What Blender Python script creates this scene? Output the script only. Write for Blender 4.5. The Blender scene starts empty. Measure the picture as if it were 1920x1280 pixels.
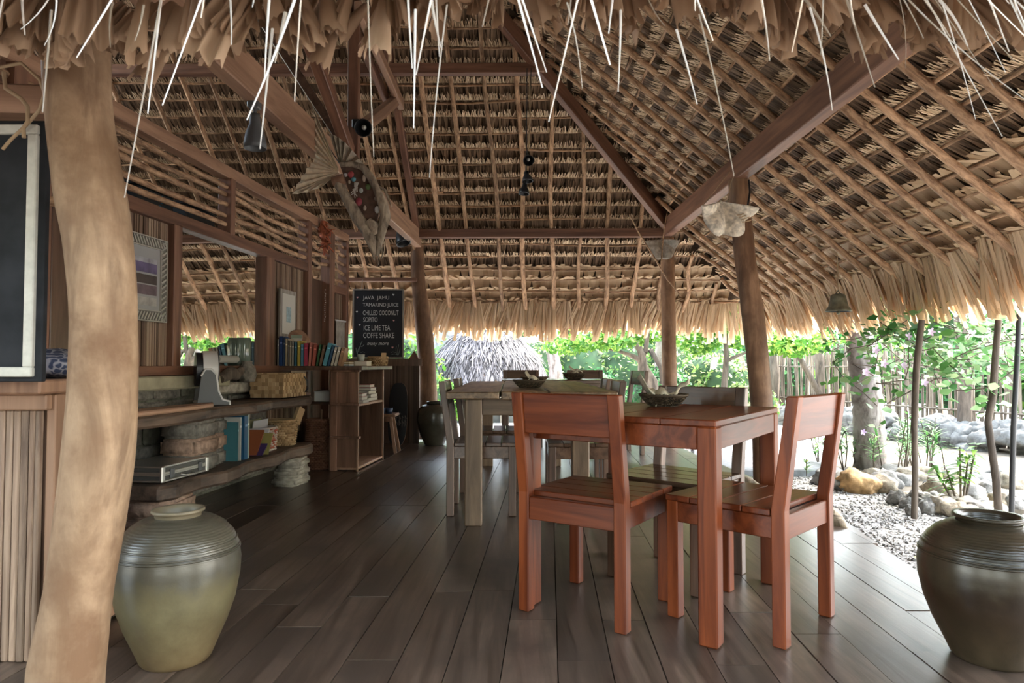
import bpy, bmesh, math, random
from mathutils import Vector, Matrix, noise
random.seed(11)
R = math.radians
scn = bpy.context.scene
COL = scn.collection

# ------------------------------------------------------------------ camera
CAM_H, FPX, PITCH = 0.935, 1280.0, math.atan(43/1280)
cam_d = bpy.data.cameras.new('camera'); cam_d.sensor_width = 36; cam_d.lens = 24
cam_d.clip_start = .05; cam_d.clip_end = 400
cam_d.dof.use_dof = True; cam_d.dof.focus_distance = 4.6; cam_d.dof.aperture_fstop = 8.0
cam = bpy.data.objects.new('camera', cam_d); COL.objects.link(cam)
cam.location = (0, 0, CAM_H); cam.rotation_euler = (math.pi/2 + PITCH, 0, 0)
scn.camera = cam

# ------------------------------------------------------------------ sky, sun, exposure
world = bpy.data.worlds.new('sky'); scn.world = world; world.use_nodes = True
wn = world.node_tree
sky = wn.nodes.new('ShaderNodeTexSky'); sky.sky_type = 'NISHITA'; sky.sun_disc = False
sky.sun_elevation = R(54); sky.sun_rotation = R(68); sky.air_density = 1.6; sky.dust_density = 3.0
bg = wn.nodes['Background']; bg.inputs['Strength'].default_value = 0.42
hs = wn.nodes.new('ShaderNodeHueSaturation'); hs.inputs['Saturation'].default_value = .6
wn.links.new(sky.outputs[0], hs.inputs['Color']); wn.links.new(hs.outputs[0], bg.inputs[0])
sun_d = bpy.data.lights.new('sun', 'SUN'); sun_d.energy = 3.5; sun_d.angle = R(.8); sun_d.color = (1, .95, .86)
sun = bpy.data.objects.new('sun', sun_d); COL.objects.link(sun)
sun.rotation_euler = Vector((.75, .30, 1.10)).to_track_quat('Z', 'Y').to_euler()
vs = scn.view_settings
vs.view_transform = 'Standard'; vs.look = 'None'; vs.gamma = 1; vs.use_curve_mapping = False
vs.exposure = 3.05
scn.cycles.max_bounces = 10; scn.cycles.diffuse_bounces = 7; scn.cycles.transparent_max_bounces = 8
scn.cycles.use_denoising = True

# ------------------------------------------------------------------ helpers
def ray(px, py):
    a, b = (px-960)/FPX, (640-py)/FPX
    c, s = math.cos(PITCH), math.sin(PITCH)
    return Vector((a, c - b*s, s + b*c))
def at(px, py, Y):
    """point seen at a photo pixel, on the plane at distance Y"""
    d = ray(px, py); t = Y/d.y
    return Vector((d.x*t, Y, CAM_H + d.z*t))
def gp(px, py, z=0.0):
    """point seen at a photo pixel, on the horizontal plane at height z"""
    d = ray(px, py); t = (z-CAM_H)/d.z
    return Vector((d.x*t, d.y*t, z))
def rnd(a, b): return random.uniform(a, b)

class MB:
    """collects shapes and links them as ONE mesh object"""
    def __init__(s): s.v, s.f, s.sm = [], [], []
    def add(s, vs, fs, smooth=False):
        n = len(s.v); s.v += [tuple(p) for p in vs]
        for f in fs: s.f.append([i+n for i in f]); s.sm.append(smooth)
        return s
    def box(s, c, size, rz=0, rx=0, ry=0):
        x, y, z = [k/2 for k in size]; M = Matrix.Rotation(rz, 3, 'Z') @ Matrix.Rotation(ry, 3, 'Y') @ Matrix.Rotation(rx, 3, 'X')
        c = Vector(c)
        vs = [c + M @ Vector((i*x, j*y, k*z)) for k in (-1, 1) for j in (-1, 1) for i in (-1, 1)]
        return s.add(vs, [(0,2,3,1), (4,5,7,6), (0,1,5,4), (2,6,7,3), (0,4,6,2), (1,3,7,5)])
    def beam(s, a, b, w, h, up=(0, 0, 1), w2=None, h2=None):
        a, b = Vector(a), Vector(b); d = (b-a).normalized(); up = Vector(up)
        sx = d.cross(up)
        if sx.length < 1e-4: sx = d.cross(Vector((0, 1, 0)))
        sx.normalize(); uz = sx.cross(d).normalized()
        w2 = w if w2 is None else w2; h2 = h if h2 is None else h2
        vs = [a - sx*w/2 - uz*h/2, a + sx*w/2 - uz*h/2, a + sx*w/2 + uz*h/2, a - sx*w/2 + uz*h/2,
              b - sx*w2/2 - uz*h2/2, b + sx*w2/2 - uz*h2/2, b + sx*w2/2 + uz*h2/2, b - sx*w2/2 + uz*h2/2]
        return s.add(vs, [(0,1,2,3), (7,6,5,4), (0,4,5,1), (1,5,6,2), (2,6,7,3), (3,7,4,0)])
    def tube(s, pts, rad, n=8, cap=True, wob=0.0, smooth=True, squash=None):
        pts = [Vector(p) for p in pts]
        if not hasattr(rad, '__len__'): rad = [rad]*len(pts)
        vs, fs = [], []
        ref = None
        for i, p in enumerate(pts):
            d = (pts[min(i+1, len(pts)-1)] - pts[max(i-1, 0)]).normalized()
            if ref is None:
                ref = Vector((1, 0, 0)) if abs(d.x) < .8 else Vector((0, 1, 0))
            u = (ref - d*ref.dot(d)).normalized(); w = d.cross(u); ref = u
            for k in range(n):
                a = 2*math.pi*k/n
                r = rad[i]*(1 + (rnd(-wob, wob) if wob else 0))
                e = u*math.cos(a)*r + w*math.sin(a)*r*(squash or 1)
                vs.append(p + e)
        m = len(pts)
        for i in range(m-1):
            for k in range(n):
                fs.append((i*n+k, i*n+(k+1) % n, (i+1)*n+(k+1) % n, (i+1)*n+k))
        s.add(vs, fs, smooth)
        if cap:
            s.add(vs[:n], [tuple(range(n))[::-1]]); s.add(vs[-n:], [tuple(range(n))])
        return s
    def lathe(s, prof, n=28, c=(0, 0, 0), smooth=True, sx=1, sy=1):
        c = Vector(c); vs = []; fs = []
        for r, z in prof:
            for k in range(n):
                a = 2*math.pi*k/n; vs.append(c + Vector((r*math.cos(a)*sx, r*math.sin(a)*sy, z)))
        for i in range(len(prof)-1):
            for k in range(n):
                fs.append((i*n+k, i*n+(k+1) % n, (i+1)*n+(k+1) % n, (i+1)*n+k))
        return s.add(vs, fs, smooth)
    def prism(s, poly, a, b, axis='Z'):
        """polygon (list of 2-tuples) extruded between a and b along an axis"""
        def mk(p, h):
            return {'Z': (p[0], p[1], h), 'Y': (p[0], h, p[1]), 'X': (h, p[0], p[1])}[axis]
        n = len(poly); vs = [mk(p, a) for p in poly] + [mk(p, b) for p in poly]
        fs = [tuple(range(n))[::-1], tuple(range(n, 2*n))] + [(i, (i+1) % n, n+(i+1) % n, n+i) for i in range(n)]
        return s.add(vs, fs)
    def blade(s, root, d, side, nrm, L, w, w1=None, droop=0.0, seg=2, vee=0.0):
        """a leaf strip from root along d, width w narrowing to w1, bent by droop along nrm"""
        w1 = w*.3 if w1 is None else w1
        vs = []
        for i in range(seg+1):
            t = i/seg; c = root + d*(L*t) + nrm*(droop*t*t); ww = (w*(1-t) + w1*t)/2
            vs += [c - side*ww, c + nrm*vee*ww, c + side*ww] if vee else [c - side*ww, c + side*ww]
        k = 3 if vee else 2; fs = []
        for i in range(seg):
            for j in range(k-1):
                fs.append((i*k+j, i*k+j+1, (i+1)*k+j+1, (i+1)*k+j))
        return s.add(vs, fs)
    def mesh(s, name):
        m = bpy.data.meshes.new(name); m.from_pydata(s.v, [], s.f)
        m.polygons.foreach_set('use_smooth', s.sm); m.update()
        return m
    def build(s, name, mat, parent=None, loc=(0, 0, 0), rz=0, bevel=0, kind=None):
        m = s.mesh(name); bm = bmesh.new(); bm.from_mesh(m)
        bmesh.ops.recalc_face_normals(bm, faces=bm.faces); bm.to_mesh(m); bm.free()
        return link(name, m, mat, parent, loc, rz, bevel, kind)
    def raw(s, name, mat, parent=None, loc=(0, 0, 0), kind=None):
        return link(name, s.mesh(name), mat, parent, loc, 0, 0, kind)

def link(name, m, mat, parent=None, loc=(0, 0, 0), rz=0, bevel=0, kind=None):
    if mat is not None and not m.materials: m.materials.append(mat)
    o = bpy.data.objects.new(name, m); COL.objects.link(o)
    o.location = loc; o.rotation_euler = (0, 0, rz)
    if parent: o.parent = parent
    if bevel:
        b = o.modifiers.new('bevel', 'BEVEL'); b.width = bevel; b.segments = 1; b.limit_method = 'ANGLE'
    if kind: o['kind'] = kind
    return o
def tag(o, label, cat, group=None, kind=None):
    o['label'] = label; o['category'] = cat
    if group: o['group'] = group
    if kind: o['kind'] = kind
    return o
def struct(o, label=None, cat=None):
    o['kind'] = 'structure'
    if label: o['label'] = label
    if cat: o['category'] = cat
    return o
def thing(name, label, cat, loc=(0, 0, 0), rz=0, group=None):
    o = bpy.data.objects.new(name, None); COL.objects.link(o); o.empty_display_size = .1
    o.location = loc; o.rotation_euler = (0, 0, rz)
    return tag(o, label, cat, group)
def dup(o, parent=None):
    c = o.copy(); COL.objects.link(c); c.parent = parent
    for ch in list(o.children): dup(ch, c)
    return c

# ------------------------------------------------------------------ materials
def newmat(name):
    m = bpy.data.materials.new(name); m.use_nodes = True
    return m, m.node_tree, m.node_tree.nodes['Principled BSDF']
def ramp(nt, stops):
    r = nt.nodes.new('ShaderNodeValToRGB'); e = r.color_ramp.elements
    while len(e) < len(stops): e.new(.5)
    for k, (p, c) in enumerate(stops): e[k].position = p; e[k].color = (*c, 1)
    return r
def plain(name, c, rough=.6, metal=0, spec=.5, bump=0, bscale=60, var=0.0):
    m, nt, b = newmat(name)
    b.inputs['Base Color'].default_value = (*c, 1); b.inputs['Roughness'].default_value = rough
    b.inputs['Metallic'].default_value = metal; b.inputs['Specular IOR Level'].default_value = spec
    if var or bump:
        tc = nt.nodes.new('ShaderNodeTexCoord'); n = nt.nodes.new('ShaderNodeTexNoise')
        n.inputs['Scale'].default_value = bscale; n.inputs['Detail'].default_value = 5
        nt.links.new(tc.outputs['Object'], n.inputs['Vector'])
        if var:
            r = ramp(nt, [(.3, tuple(k*(1-var) for k in c)), (.7, tuple(min(1, k*(1+var)) for k in c))])
            nt.links.new(n.outputs['Fac'], r.inputs[0]); nt.links.new(r.outputs[0], b.inputs['Base Color'])
        if bump:
            bp = nt.nodes.new('ShaderNodeBump'); bp.inputs['Strength'].default_value = bump; bp.inputs['Distance'].default_value = .01
            nt.links.new(n.outputs['Fac'], bp.inputs['Height']); nt.links.new(bp.outputs[0], b.inputs['Normal'])
    return m
def wood(name, dark, light, axis='Y', scale=14, stretch=14, rough=.45, bump=.15, objvar=.25, spec=.5, stain=None):
    """grain stretched along an object axis, a tone per object"""
    m, nt, b = newmat(name); L = nt.links.new
    tc = nt.nodes.new('ShaderNodeTexCoord'); oi = nt.nodes.new('ShaderNodeObjectInfo')
    mp = nt.nodes.new('ShaderNodeMapping')
    sc = [scale]*3; sc['XYZ'.index(axis)] = scale/stretch; mp.inputs['Scale'].default_value = sc
    ml = nt.nodes.new('ShaderNodeMath'); ml.operation = 'MULTIPLY'; ml.inputs[1].default_value = 37.0
    L(oi.outputs['Random'], ml.inputs[0])
    va = nt.nodes.new('ShaderNodeVectorMath'); va.operation = 'ADD'
    L(tc.outputs['Object'], va.inputs[0]); L(ml.outputs[0], va.inputs[1]); L(va.outputs[0], mp.inputs[0])
    n = nt.nodes.new('ShaderNodeTexNoise'); n.inputs['Scale'].default_value = 2.2; n.inputs['Detail'].default_value = 8; n.inputs['Roughness'].default_value = .62; n.inputs['Distortion'].default_value = .6
    L(mp.outputs[0], n.inputs['Vector'])
    r = ramp(nt, [(.36, dark), (.64, light)]); L(n.outputs['Fac'], r.inputs[0])
    hsv = nt.nodes.new('ShaderNodeHueSaturation')
    mr = nt.nodes.new('ShaderNodeMapRange'); mr.inputs[3].default_value = 1-objvar; mr.inputs[4].default_value = 1+objvar
    L(oi.outputs['Random'], mr.inputs[0]); L(mr.outputs[0], hsv.inputs['Value']); L(r.outputs[0], hsv.inputs['Color'])
    out = hsv.outputs[0]
    if stain:
        n2 = nt.nodes.new('ShaderNodeTexNoise'); n2.inputs['Scale'].default_value = stain[1]; n2.inputs['Detail'].default_value = 6; n2.inputs['Roughness'].default_value = .65
        L(va.outputs[0], n2.inputs['Vector'])
        r2 = ramp(nt, [(.42, (0, 0, 0)), (.66, (1, 1, 1))]); L(n2.outputs['Fac'], r2.inputs[0])
        mx = nt.nodes.new('ShaderNodeMix'); mx.data_type = 'RGBA'
        L(r2.outputs[0], mx.inputs[0]); L(out, mx.inputs[6]); mx.inputs[7].default_value = (*stain[0], 1); out = mx.outputs[2]
    L(out, b.inputs['Base Color'])
    b.inputs['Roughness'].default_value = rough; b.inputs['Specular IOR Level'].default_value = spec
    if bump:
        bp = nt.nodes.new('ShaderNodeBump'); bp.inputs['Strength'].default_value = bump; bp.inputs['Distance'].default_value = .01
        L(n.outputs['Fac'], bp.inputs['Height']); L(bp.outputs[0], b.inputs['Normal'])
    return m
def leafy(name, stops, trans=.35, rough=.55, obj=False):
    """a colour per leaf (mesh island), or per object, light shining through"""
    m, nt, b = newmat(name); L = nt.links.new
    g = nt.nodes.new('ShaderNodeNewGeometry'); r = ramp(nt, stops)
    if obj:
        oi = nt.nodes.new('ShaderNodeObjectInfo'); ad = nt.nodes.new('ShaderNodeMath'); ad.operation = 'ADD'
        L(g.outputs['Random Per Island'], ad.inputs[0]); L(oi.outputs['Random'], ad.inputs[1])
        hf = nt.nodes.new('ShaderNodeMath'); hf.operation = 'MULTIPLY'; hf.inputs[1].default_value = .5
        L(ad.outputs[0], hf.inputs[0]); L(hf.outputs[0], r.inputs[0])
    else:
        L(g.outputs['Random Per Island'], r.inputs[0])
    L(r.outputs[0], b.inputs['Base Color']); b.inputs['Roughness'].default_value = rough
    b.inputs['Specular IOR Level'].default_value = .3
    if trans:
        t = nt.nodes.new('ShaderNodeBsdfTranslucent'); L(r.outputs[0], t.inputs[0])
        mx = nt.nodes.new('ShaderNodeMixShader'); mx.inputs[0].default_value = trans
        L(b.outputs[0], mx.inputs[1]); L(t.outputs[0], mx.inputs[2]); L(mx.outputs[0], nt.nodes['Material Output'].inputs[0])
    return m

M = {}
M['plank'] = wood('floorboard_wood', (.046, .030, .021), (.135, .093, .068), 'Y', 9, 16, .29, .10, .34, .5, ((.055, .040, .031), 2.3))
M['red_x'] = wood('varnished_mahogany_top', (.060, .011, .003), (.150, .034, .010), 'X', 8, 12, .33, .05, .10, .3)
M['red_z'] = wood('varnished_mahogany_post', (.078, .014, .003), (.185, .043, .011), 'Z', 8, 12, .38, .05, .10, .28)
M['dark_x'] = wood('dark_varnished_slat', (.050, .026, .016), (.125, .070, .044), 'X', 8, 12, .24, .05, .15)
M['dark_z'] = wood('dark_varnished_post', (.060, .031, .020), (.145, .082, .055), 'Z', 8, 12, .34, .05, .15)
M['rustic_y'] = wood('weathered_table_plank', (.060, .036, .020), (.25, .160, .090), 'Y', 7, 10, .42, .3, .15)
M['rustic_x'] = wood('weathered_table_apron', (.07, .042, .024), (.18, .112, .064), 'X', 7, 10, .5, .25, .1)
M['rustic_z'] = wood('weathered_table_leg', (.08, .050, .030), (.19, .124, .075), 'Z', 7, 12, .5, .25, .1)
M['beam_x'] = wood('red_brown_beam_x', (.085, .036, .020), (.20, .095, .058), 'X', 6, 14, .55, .15, .15)
M['beam_y'] = wood('red_brown_beam_y', (.085, .034, .019), (.205, .096, .056), 'Y', 6, 14, .55, .15, .15)
M['beam_z'] = wood('red_brown_beam_z', (.10, .045, .026), (.25, .125, .078), 'Z', 6, 14, .55, .15, .15)
M['tan_y'] = wood('tan_timber_y', (.20, .105, .062), (.40, .235, .150), 'Y', 5, 14, .55, .15, .12)
M['tan_z'] = wood('tan_timber_z', (.17, .088, .052), (.33, .19, .118), 'Z', 5, 14, .55, .15, .12)
M['pole'] = wood('rafter_pole_bark', (.17, .085, .042), (.56, .35, .205), 'Y', 16, 4, .7, .5, .25)
M['pole_x'] = wood('batten_pole_bark', (.15, .075, .036), (.42, .25, .145), 'X', 9, 5, .7, .4, .25)
M['post'] = wood('peeled_tree_post', (.14, .070, .035), (.31, .175, .098), 'Z', 6, 6, .6, .4, .1, .4, ((.10, .048, .025), 2.2))
M['drift'] = wood('pale_driftwood_trunk', (.165, .102, .060), (.39, .262, .162), 'Z', 5, 4, .75, .6, .05, .3, ((.155, .085, .045), 3.0))
M['bamboo'] = leafy('dry_reed_slats', [(0, (.10, .060, .040)), (.5, (.24, .155, .105)), (1, (.36, .26, .18))], 0, .6)
M['slat'] = wood('counter_reed', (.12, .070, .046), (.31, .21, .145), 'Z', 10, 12, .6, .3, .3)
M['thatch'] = leafy('dry_palm_thatch', [(0, (.085, .052, .032)), (.5, (.205, .132, .082)), (1, (.36, .24, .15))], .10, .7)
M['ruffle'] = leafy('thatch_folded_ends', [(0, (.37, .25, .15)), (.5, (.67, .49, .31)), (1, (.87, .68, .47))], .15, .65)
M['thatch_gold'] = leafy('golden_palm_leaf', [(0, (.32, .20, .11)), (.5, (.55, .39, .24)), (1, (.74, .57, .39))], .28, .6, True)
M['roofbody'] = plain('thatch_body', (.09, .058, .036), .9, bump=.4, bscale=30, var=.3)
M['strip'] = leafy('sky_glare_leaf_strip', [(0, (.16, .115, .08)), (.5, (.36, .30, .24)), (.75, (.75, .72, .70)), (1, (.88, .87, .87))], .2, .3, True)  # paler stops put the white skylight glare into the strip colour
M['curl'] = leafy('curled_palm_leaf', [(0, (.20, .12, .075)), (.5, (.36, .235, .15)), (1, (.54, .39, .27))], .15, .6, True)
M['steel'] = plain('brushed_aluminium', (.55, .53, .48), .35, .9)
M['black'] = plain('black_enamel', (.012, .013, .016), .4)
M['grey'] = plain('grey_enamel', (.085, .088, .092), .5)
M['white'] = plain('white_plastic', (.62, .61, .60), .4)
M['slate'] = plain('chalkboard_slate', (.022, .023, .026), .85, spec=.15, bscale=9, var=.35)
M['chalk'] = plain('chalk', (.62, .62, .60), .9)
M['pink'] = plain('pink_chalk', (.70, .36, .34), .9)
M['greenchalk'] = plain('green_chalk', (.22, .27, .25), .9)
M['frame_grey'] = wood('grey_washed_frame', (.16, .14, .115), (.30, .27, .23), 'Z', 10, 8, .6, .2, .1)
M['paper'] = plain('cream_paper', (.62, .58, .50), .8)
M['stone'] = plain('coral_limestone', (.30, .27, .22), .9, bump=.9, bscale=26, var=.4)
M['redstone'] = plain('reddish_stone_block', (.30, .20, .145), .9, bump=.9, bscale=30, var=.4)
M['greystone'] = plain('grey_stone_block', (.17, .155, .13), .9, bump=.9, bscale=30, var=.4)
M['mortar'] = plain('mossy_masonry', (.115, .112, .085), .95, bump=.6, bscale=18, var=.5)
M['oldwood'] = wood('live_edge_slab', (.035, .022, .015), (.155, .10, .068), 'Y', 5, 6, .6, .6, .1)
M['straw'] = leafy('woven_straw', [(0, (.20, .125, .06)), (.5, (.38, .25, .13)), (1, (.50, .36, .21))], 0, .75)
M['rope'] = plain('natural_rope', (.36, .25, .15), .85)
M['wicker'] = leafy('dark_wicker', [(0, (.022, .015, .010)), (.6, (.07, .048, .03)), (1, (.14, .10, .065))], 0, .6)
M['shell'] = plain('giant_clam_shell', (.64, .57, .46), .75, bump=.7, bscale=30, var=.4)
M['bronze'] = plain('weathered_bronze', (.17, .16, .11), .5, .3, bscale=20, var=.4)
M['gravel'] = leafy('pale_coral_pebble', [(0, (.13, .125, .12)), (.5, (.25, .24, .23)), (1, (.44, .42, .39))], 0, .85)
M['concrete'] = plain('grey_concrete', (.20, .21, .22), .9, bump=.3, bscale=20, var=.2)
M['palm'] = wood('ringed_palm_bark', (.10, .078, .066), (.30, .26, .24), 'X', 3, .35, .85, .8, .1)
M['bark'] = wood('rough_grey_bark', (.05, .038, .029), (.16, .125, .095), 'Z', 6, 5, .9, .8, .15)
M['stick'] = wood('fence_stick', (.085, .066, .048), (.27, .225, .175), 'Z', 8, 8, .85, .4, .35)
M['leaf_a'] = leafy('bright_green_leaves', [(0, (0.028, 0.099, 0.012)), (.5, (0.081, 0.223, 0.028)), (1, (0.260, 0.384, 0.068))], .45)
M['leaf_b'] = leafy('deep_green_leaves', [(0, (0.011, 0.059, 0.017)), (.5, (0.028, 0.136, 0.040)), (1, (0.099, 0.248, 0.074))], .4)
M['leaf_c'] = leafy('pale_flowering_leaves', [(0, (0.043, 0.124, 0.019)), (.45, (0.161, 0.273, 0.062)), (.8, (0.341, 0.372, 0.161)), (1, (0.508, 0.459, 0.409))], .4)
M['leaf_d'] = leafy('blue_green_vine_leaves', [(0, (0.031, 0.118, 0.031)), (.55, (0.105, 0.260, 0.068)), (1, (0.310, 0.409, 0.223))], .45)
M['hutthatch'] = leafy('bleached_thatch', [(0, (.012, .011, .012)), (.45, (.07, .065, .068)), (1, (.30, .28, .295))], .05, .8)
M['dirt'] = plain('leafy_soil', (.085, .07, .05), .95, bump=.5, bscale=12, var=.4)

# ================================================================== THE SETTING
def pole(name, a, b, r0, r1, mat, parent=None, bend=.02, seg=6, n=7, wob=.08, squash=None):
    """a crooked pole from a to b, modelled along its own Y axis"""
    a, b = Vector(a), Vector(b); L = (b-a).length
    mb = MB(); ph = rnd(0, 6.28); ph2 = rnd(0, 6.28)
    pts, rad = [], []
    for i in range(seg+1):
        t = i/seg; e = math.sin(t*math.pi)
        pts.append((bend*e*math.sin(ph + t*5) + bend*.5*math.sin(t*9+ph2), L*t, bend*e*math.cos(ph2 + t*4)))
        rad.append((r0*(1-t) + r1*t)*(1 + rnd(-wob, wob)))
    mb.tube(pts, rad, n, True, .06, squash=squash)
    o = mb.build(name, mat, parent)
    o.rotation_mode = 'QUATERNION'; o.rotation_quaternion = (b-a).to_track_quat('Y', 'Z'); o.location = a
    return o
def timber(name, a, b, w, h, mat, parent=None, up=(0, 0, 1), bevel=.006):
    """a sawn timber from a to b, modelled along its own Y axis (w across, h along up)"""
    a, b = Vector(a), Vector(b); d = (b-a); L = d.length; d.normalize()
    o = MB().box((0, L/2, 0), (w, L, h)).build(name, mat, parent, bevel=bevel)
    up = Vector(up); x = d.cross(up).normalized(); z = x.cross(d)
    o.rotation_mode = 'QUATERNION'; o.rotation_quaternion = Matrix((x, d, z)).transposed().to_quaternion(); o.location = a
    return o

# ---- ground ------------------------------------------------------
g = MB()
N = 40
for i in range(N+1):
    for j in range(N+1):
        x = -45 + 90*i/N; y = -25 + 95*j/N
        g.v.append((x, y, -.11))
for i in range(N):
    for j in range(N):
        a = i*(N+1)+j; g.f.append([a, a+N+1, a+N+2, a+1]); g.sm.append(False)
mg, nt, b = newmat('gravel_ground'); L_ = nt.links.new
tc = nt.nodes.new('ShaderNodeTexCoord'); vo = nt.nodes.new('ShaderNodeTexVoronoi'); vo.inputs['Scale'].default_value = 55
L_(tc.outputs['Object'], vo.inputs['Vector'])
sp = nt.nodes.new('ShaderNodeSeparateColor'); L_(vo.outputs['Color'], sp.inputs[0])
r_ = ramp(nt, [(0, (.13, .125, .12)), (.5, (.25, .24, .23)), (1, (.40, .38, .36))]); L_(sp.outputs[0], r_.inputs[0]); L_(r_.outputs[0], b.inputs['Base Color'])
bp = nt.nodes.new('ShaderNodeBump'); bp.invert = True; bp.inputs['Strength'].default_value = .8; bp.inputs['Distance'].default_value = .012
L_(vo.outputs['Distance'], bp.inputs['Height']); L_(bp.outputs[0], b.inputs['Normal']); b.inputs['Roughness'].default_value = .95
struct(g.raw('ground', mg), 'pale coral gravel ground around the pavilion', 'ground')

# ---- floor of boards -------------------------------------------------
FL = struct(MB().box((-2.6, 4.9, -.065), (8.4, 8.3, .05)).build('floor', plain('sub_floor', (.03, .022, .018), .9)), 'worn dark floor of long wooden boards', 'floor')
EDGE = [(0.6, 1.60), (2.0, 1.70), (2.9, 1.80), (3.5, 1.90), (4.4, 2.03), (5.2, 2.03), (6.0, 1.98), (7.0, 1.92), (9.2, 1.85)]
def edge_x(y):
    for (y0, x0), (y1, x1) in zip(EDGE, EDGE[1:]):
        if y <= y1: t = (y-y0)/(y1-y0); t = t*t*(3-2*t)*.5 + t*.5; return x0 + (x1-x0)*t
    return EDGE[-1][1]
SK = .055
lane = -3.35; PW = .165; k = 0
while lane < 2.0:
    w = PW*rnd(.94, 1.06)
    cuts = [.8]
    y = .8 + rnd(.6, 2.2)
    while y < 8.6:
        cuts.append(y); y += rnd(1.8, 3.0)
    if -2.2 < lane < -.5: cuts = [.8, rnd(2.2, 2.9), 4.55 + rnd(-.02, .02), 6.6 + rnd(-.4, .4)]
    cuts.append(8.85)
    for y0, y1 in zip(cuts, cuts[1:]):
        n = 8; gap = .0017; le, ri = [], []
        for i in range(n+1):
            yy = y0 + .0015 + (y1-y0-.003)*i/n
            xl = lane + gap + SK*(yy-4); xr = min(lane + w - gap + SK*(yy-4), edge_x(yy))
            if xr - xl > .012: le.append((xl, yy)); ri.append((xr, yy))
        if len(le) < 2: continue
        c = Vector((sum(p[0] for p in le+ri)/len(le+ri), (y0+y1)/2, 0))
        poly = [(p[0]-c.x, p[1]-c.y) for p in le + ri[::-1]]
        o = MB().prism(poly, -.04, rnd(-.0015, .0015)).build('floorboard', M['plank'], FL, loc=c)
    lane += w

# ---- roof surfaces (inner face of the rafters) -----------------------------
def zb(Y): return 2.58 + (8.0 - Y)
def zr(X): return 2.66 + .85*(1.85 - X)
def zf(Y): return .325 + .95*Y
def y_hip(X): return 6.3475 + .85*X
def x_hip(Y): return (Y - 6.3475)/.85
def y_front(X): return 4.113 - .895*X
CE = struct(thing('ceiling', 'open underside of the palm thatched hip roof with pole rafters', 'roof'))
SB, SR = math.pi/4, math.atan(.85)
YE, XE = 8.86, 3.00                       # eave battens
def PB(u, w, h=0):                        # back slope: u along X, w up the slope, h above the rafters
    return Vector((u, YE - w*math.cos(SB) + h*math.sin(SB), zb(YE) + w*math.sin(SB) + h*math.cos(SB)))
def PR(u, w, h=0):                        # right slope: u along Y
    return Vector((XE - w*math.cos(SR) + h*math.sin(SR), u, zr(XE) + w*math.sin(SR) + h*math.cos(SR)))
UB, NB_, TB = Vector((0, math.cos(SB), -math.sin(SB))), Vector((0, -math.sin(SB), -math.cos(SB))), Vector((1, 0, 0))
UR, NR_, TR = Vector((math.cos(SR), 0, -math.sin(SR))), Vector((-math.sin(SR), 0, -math.cos(SR))), Vector((0, 1, 0))

# opaque thatch body above everything
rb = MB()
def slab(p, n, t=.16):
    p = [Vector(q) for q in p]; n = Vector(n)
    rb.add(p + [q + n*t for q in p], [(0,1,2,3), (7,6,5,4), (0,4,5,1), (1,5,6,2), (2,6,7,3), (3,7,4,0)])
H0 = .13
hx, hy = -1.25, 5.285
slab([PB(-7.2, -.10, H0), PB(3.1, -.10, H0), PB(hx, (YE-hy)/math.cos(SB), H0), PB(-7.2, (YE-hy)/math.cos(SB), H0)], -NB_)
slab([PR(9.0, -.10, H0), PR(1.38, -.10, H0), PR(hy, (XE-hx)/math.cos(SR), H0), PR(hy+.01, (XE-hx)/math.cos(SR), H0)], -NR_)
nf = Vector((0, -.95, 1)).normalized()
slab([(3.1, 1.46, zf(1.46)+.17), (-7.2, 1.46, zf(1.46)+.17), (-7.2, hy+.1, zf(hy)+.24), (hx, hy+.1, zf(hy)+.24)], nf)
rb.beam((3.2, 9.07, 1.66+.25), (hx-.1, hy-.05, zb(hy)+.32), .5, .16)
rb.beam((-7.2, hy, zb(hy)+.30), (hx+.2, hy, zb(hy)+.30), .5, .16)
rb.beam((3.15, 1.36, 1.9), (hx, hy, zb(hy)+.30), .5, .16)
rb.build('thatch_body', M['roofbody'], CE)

# rafters and battens
x = -5.6
RX = []
while x < 2.75:
    RX.append(x); x += .335*rnd(.86, 1.14)
for x in RX:
    top = max(5.45, y_hip(x) + .05)
    y0 = 9.0 + rnd(-.04, .06)
    if y0 - top < .25: continue
    sh = -.065*(y0-top)
    r = rnd(.021, .028)
    pole('rafter', (x, y0, zb(y0)), (x + sh + rnd(-.04, .04), top, zb(top)), r*1.08, r*.9, M['pole'], CE, .022, 8)
y = 1.75
while y < 8.55:
    low = 3.12 + rnd(-.05, .05)
    # top end: at the hip, or at the front slope's valley
    xt = max(x_hip(y) + .05, (4.113 - y)/.895 + .05, hx + .1)
    if low - xt > .25:
        r = rnd(.022, .029)
        pole('rafter', (low, y - .02, zr(low)), (xt, y + rnd(-.03, .05), zr(xt)), r*1.1, r*.9, M['pole'], CE, .022, 8)
    y += .30*rnd(.86, 1.14)
DW = .18
nB = 0
for i in range(27):
    w = i*DW; p = PB(0, w, .045); yb = YE - w*math.cos(SB)
    if yb < 5.4: break
    xe = min(x_hip(yb), 2.95)
    a = PB(-5.8, w, .045); bq = PB(xe, w, .045); span = xe + 5.8; npiece = 3
    for q in range(npiece):
        t0, t1 = q/npiece, (q+1)/npiece
        pole('batten', a.lerp(bq, t0) + Vector((0, 0, rnd(-.012, .012))), a.lerp(bq, min(1, t1 + .01)) + Vector((0, 0, rnd(-.012, .012))), rnd(.009, .013), rnd(.009, .013), M['pole'], CE, .022, 9, 6)
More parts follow.
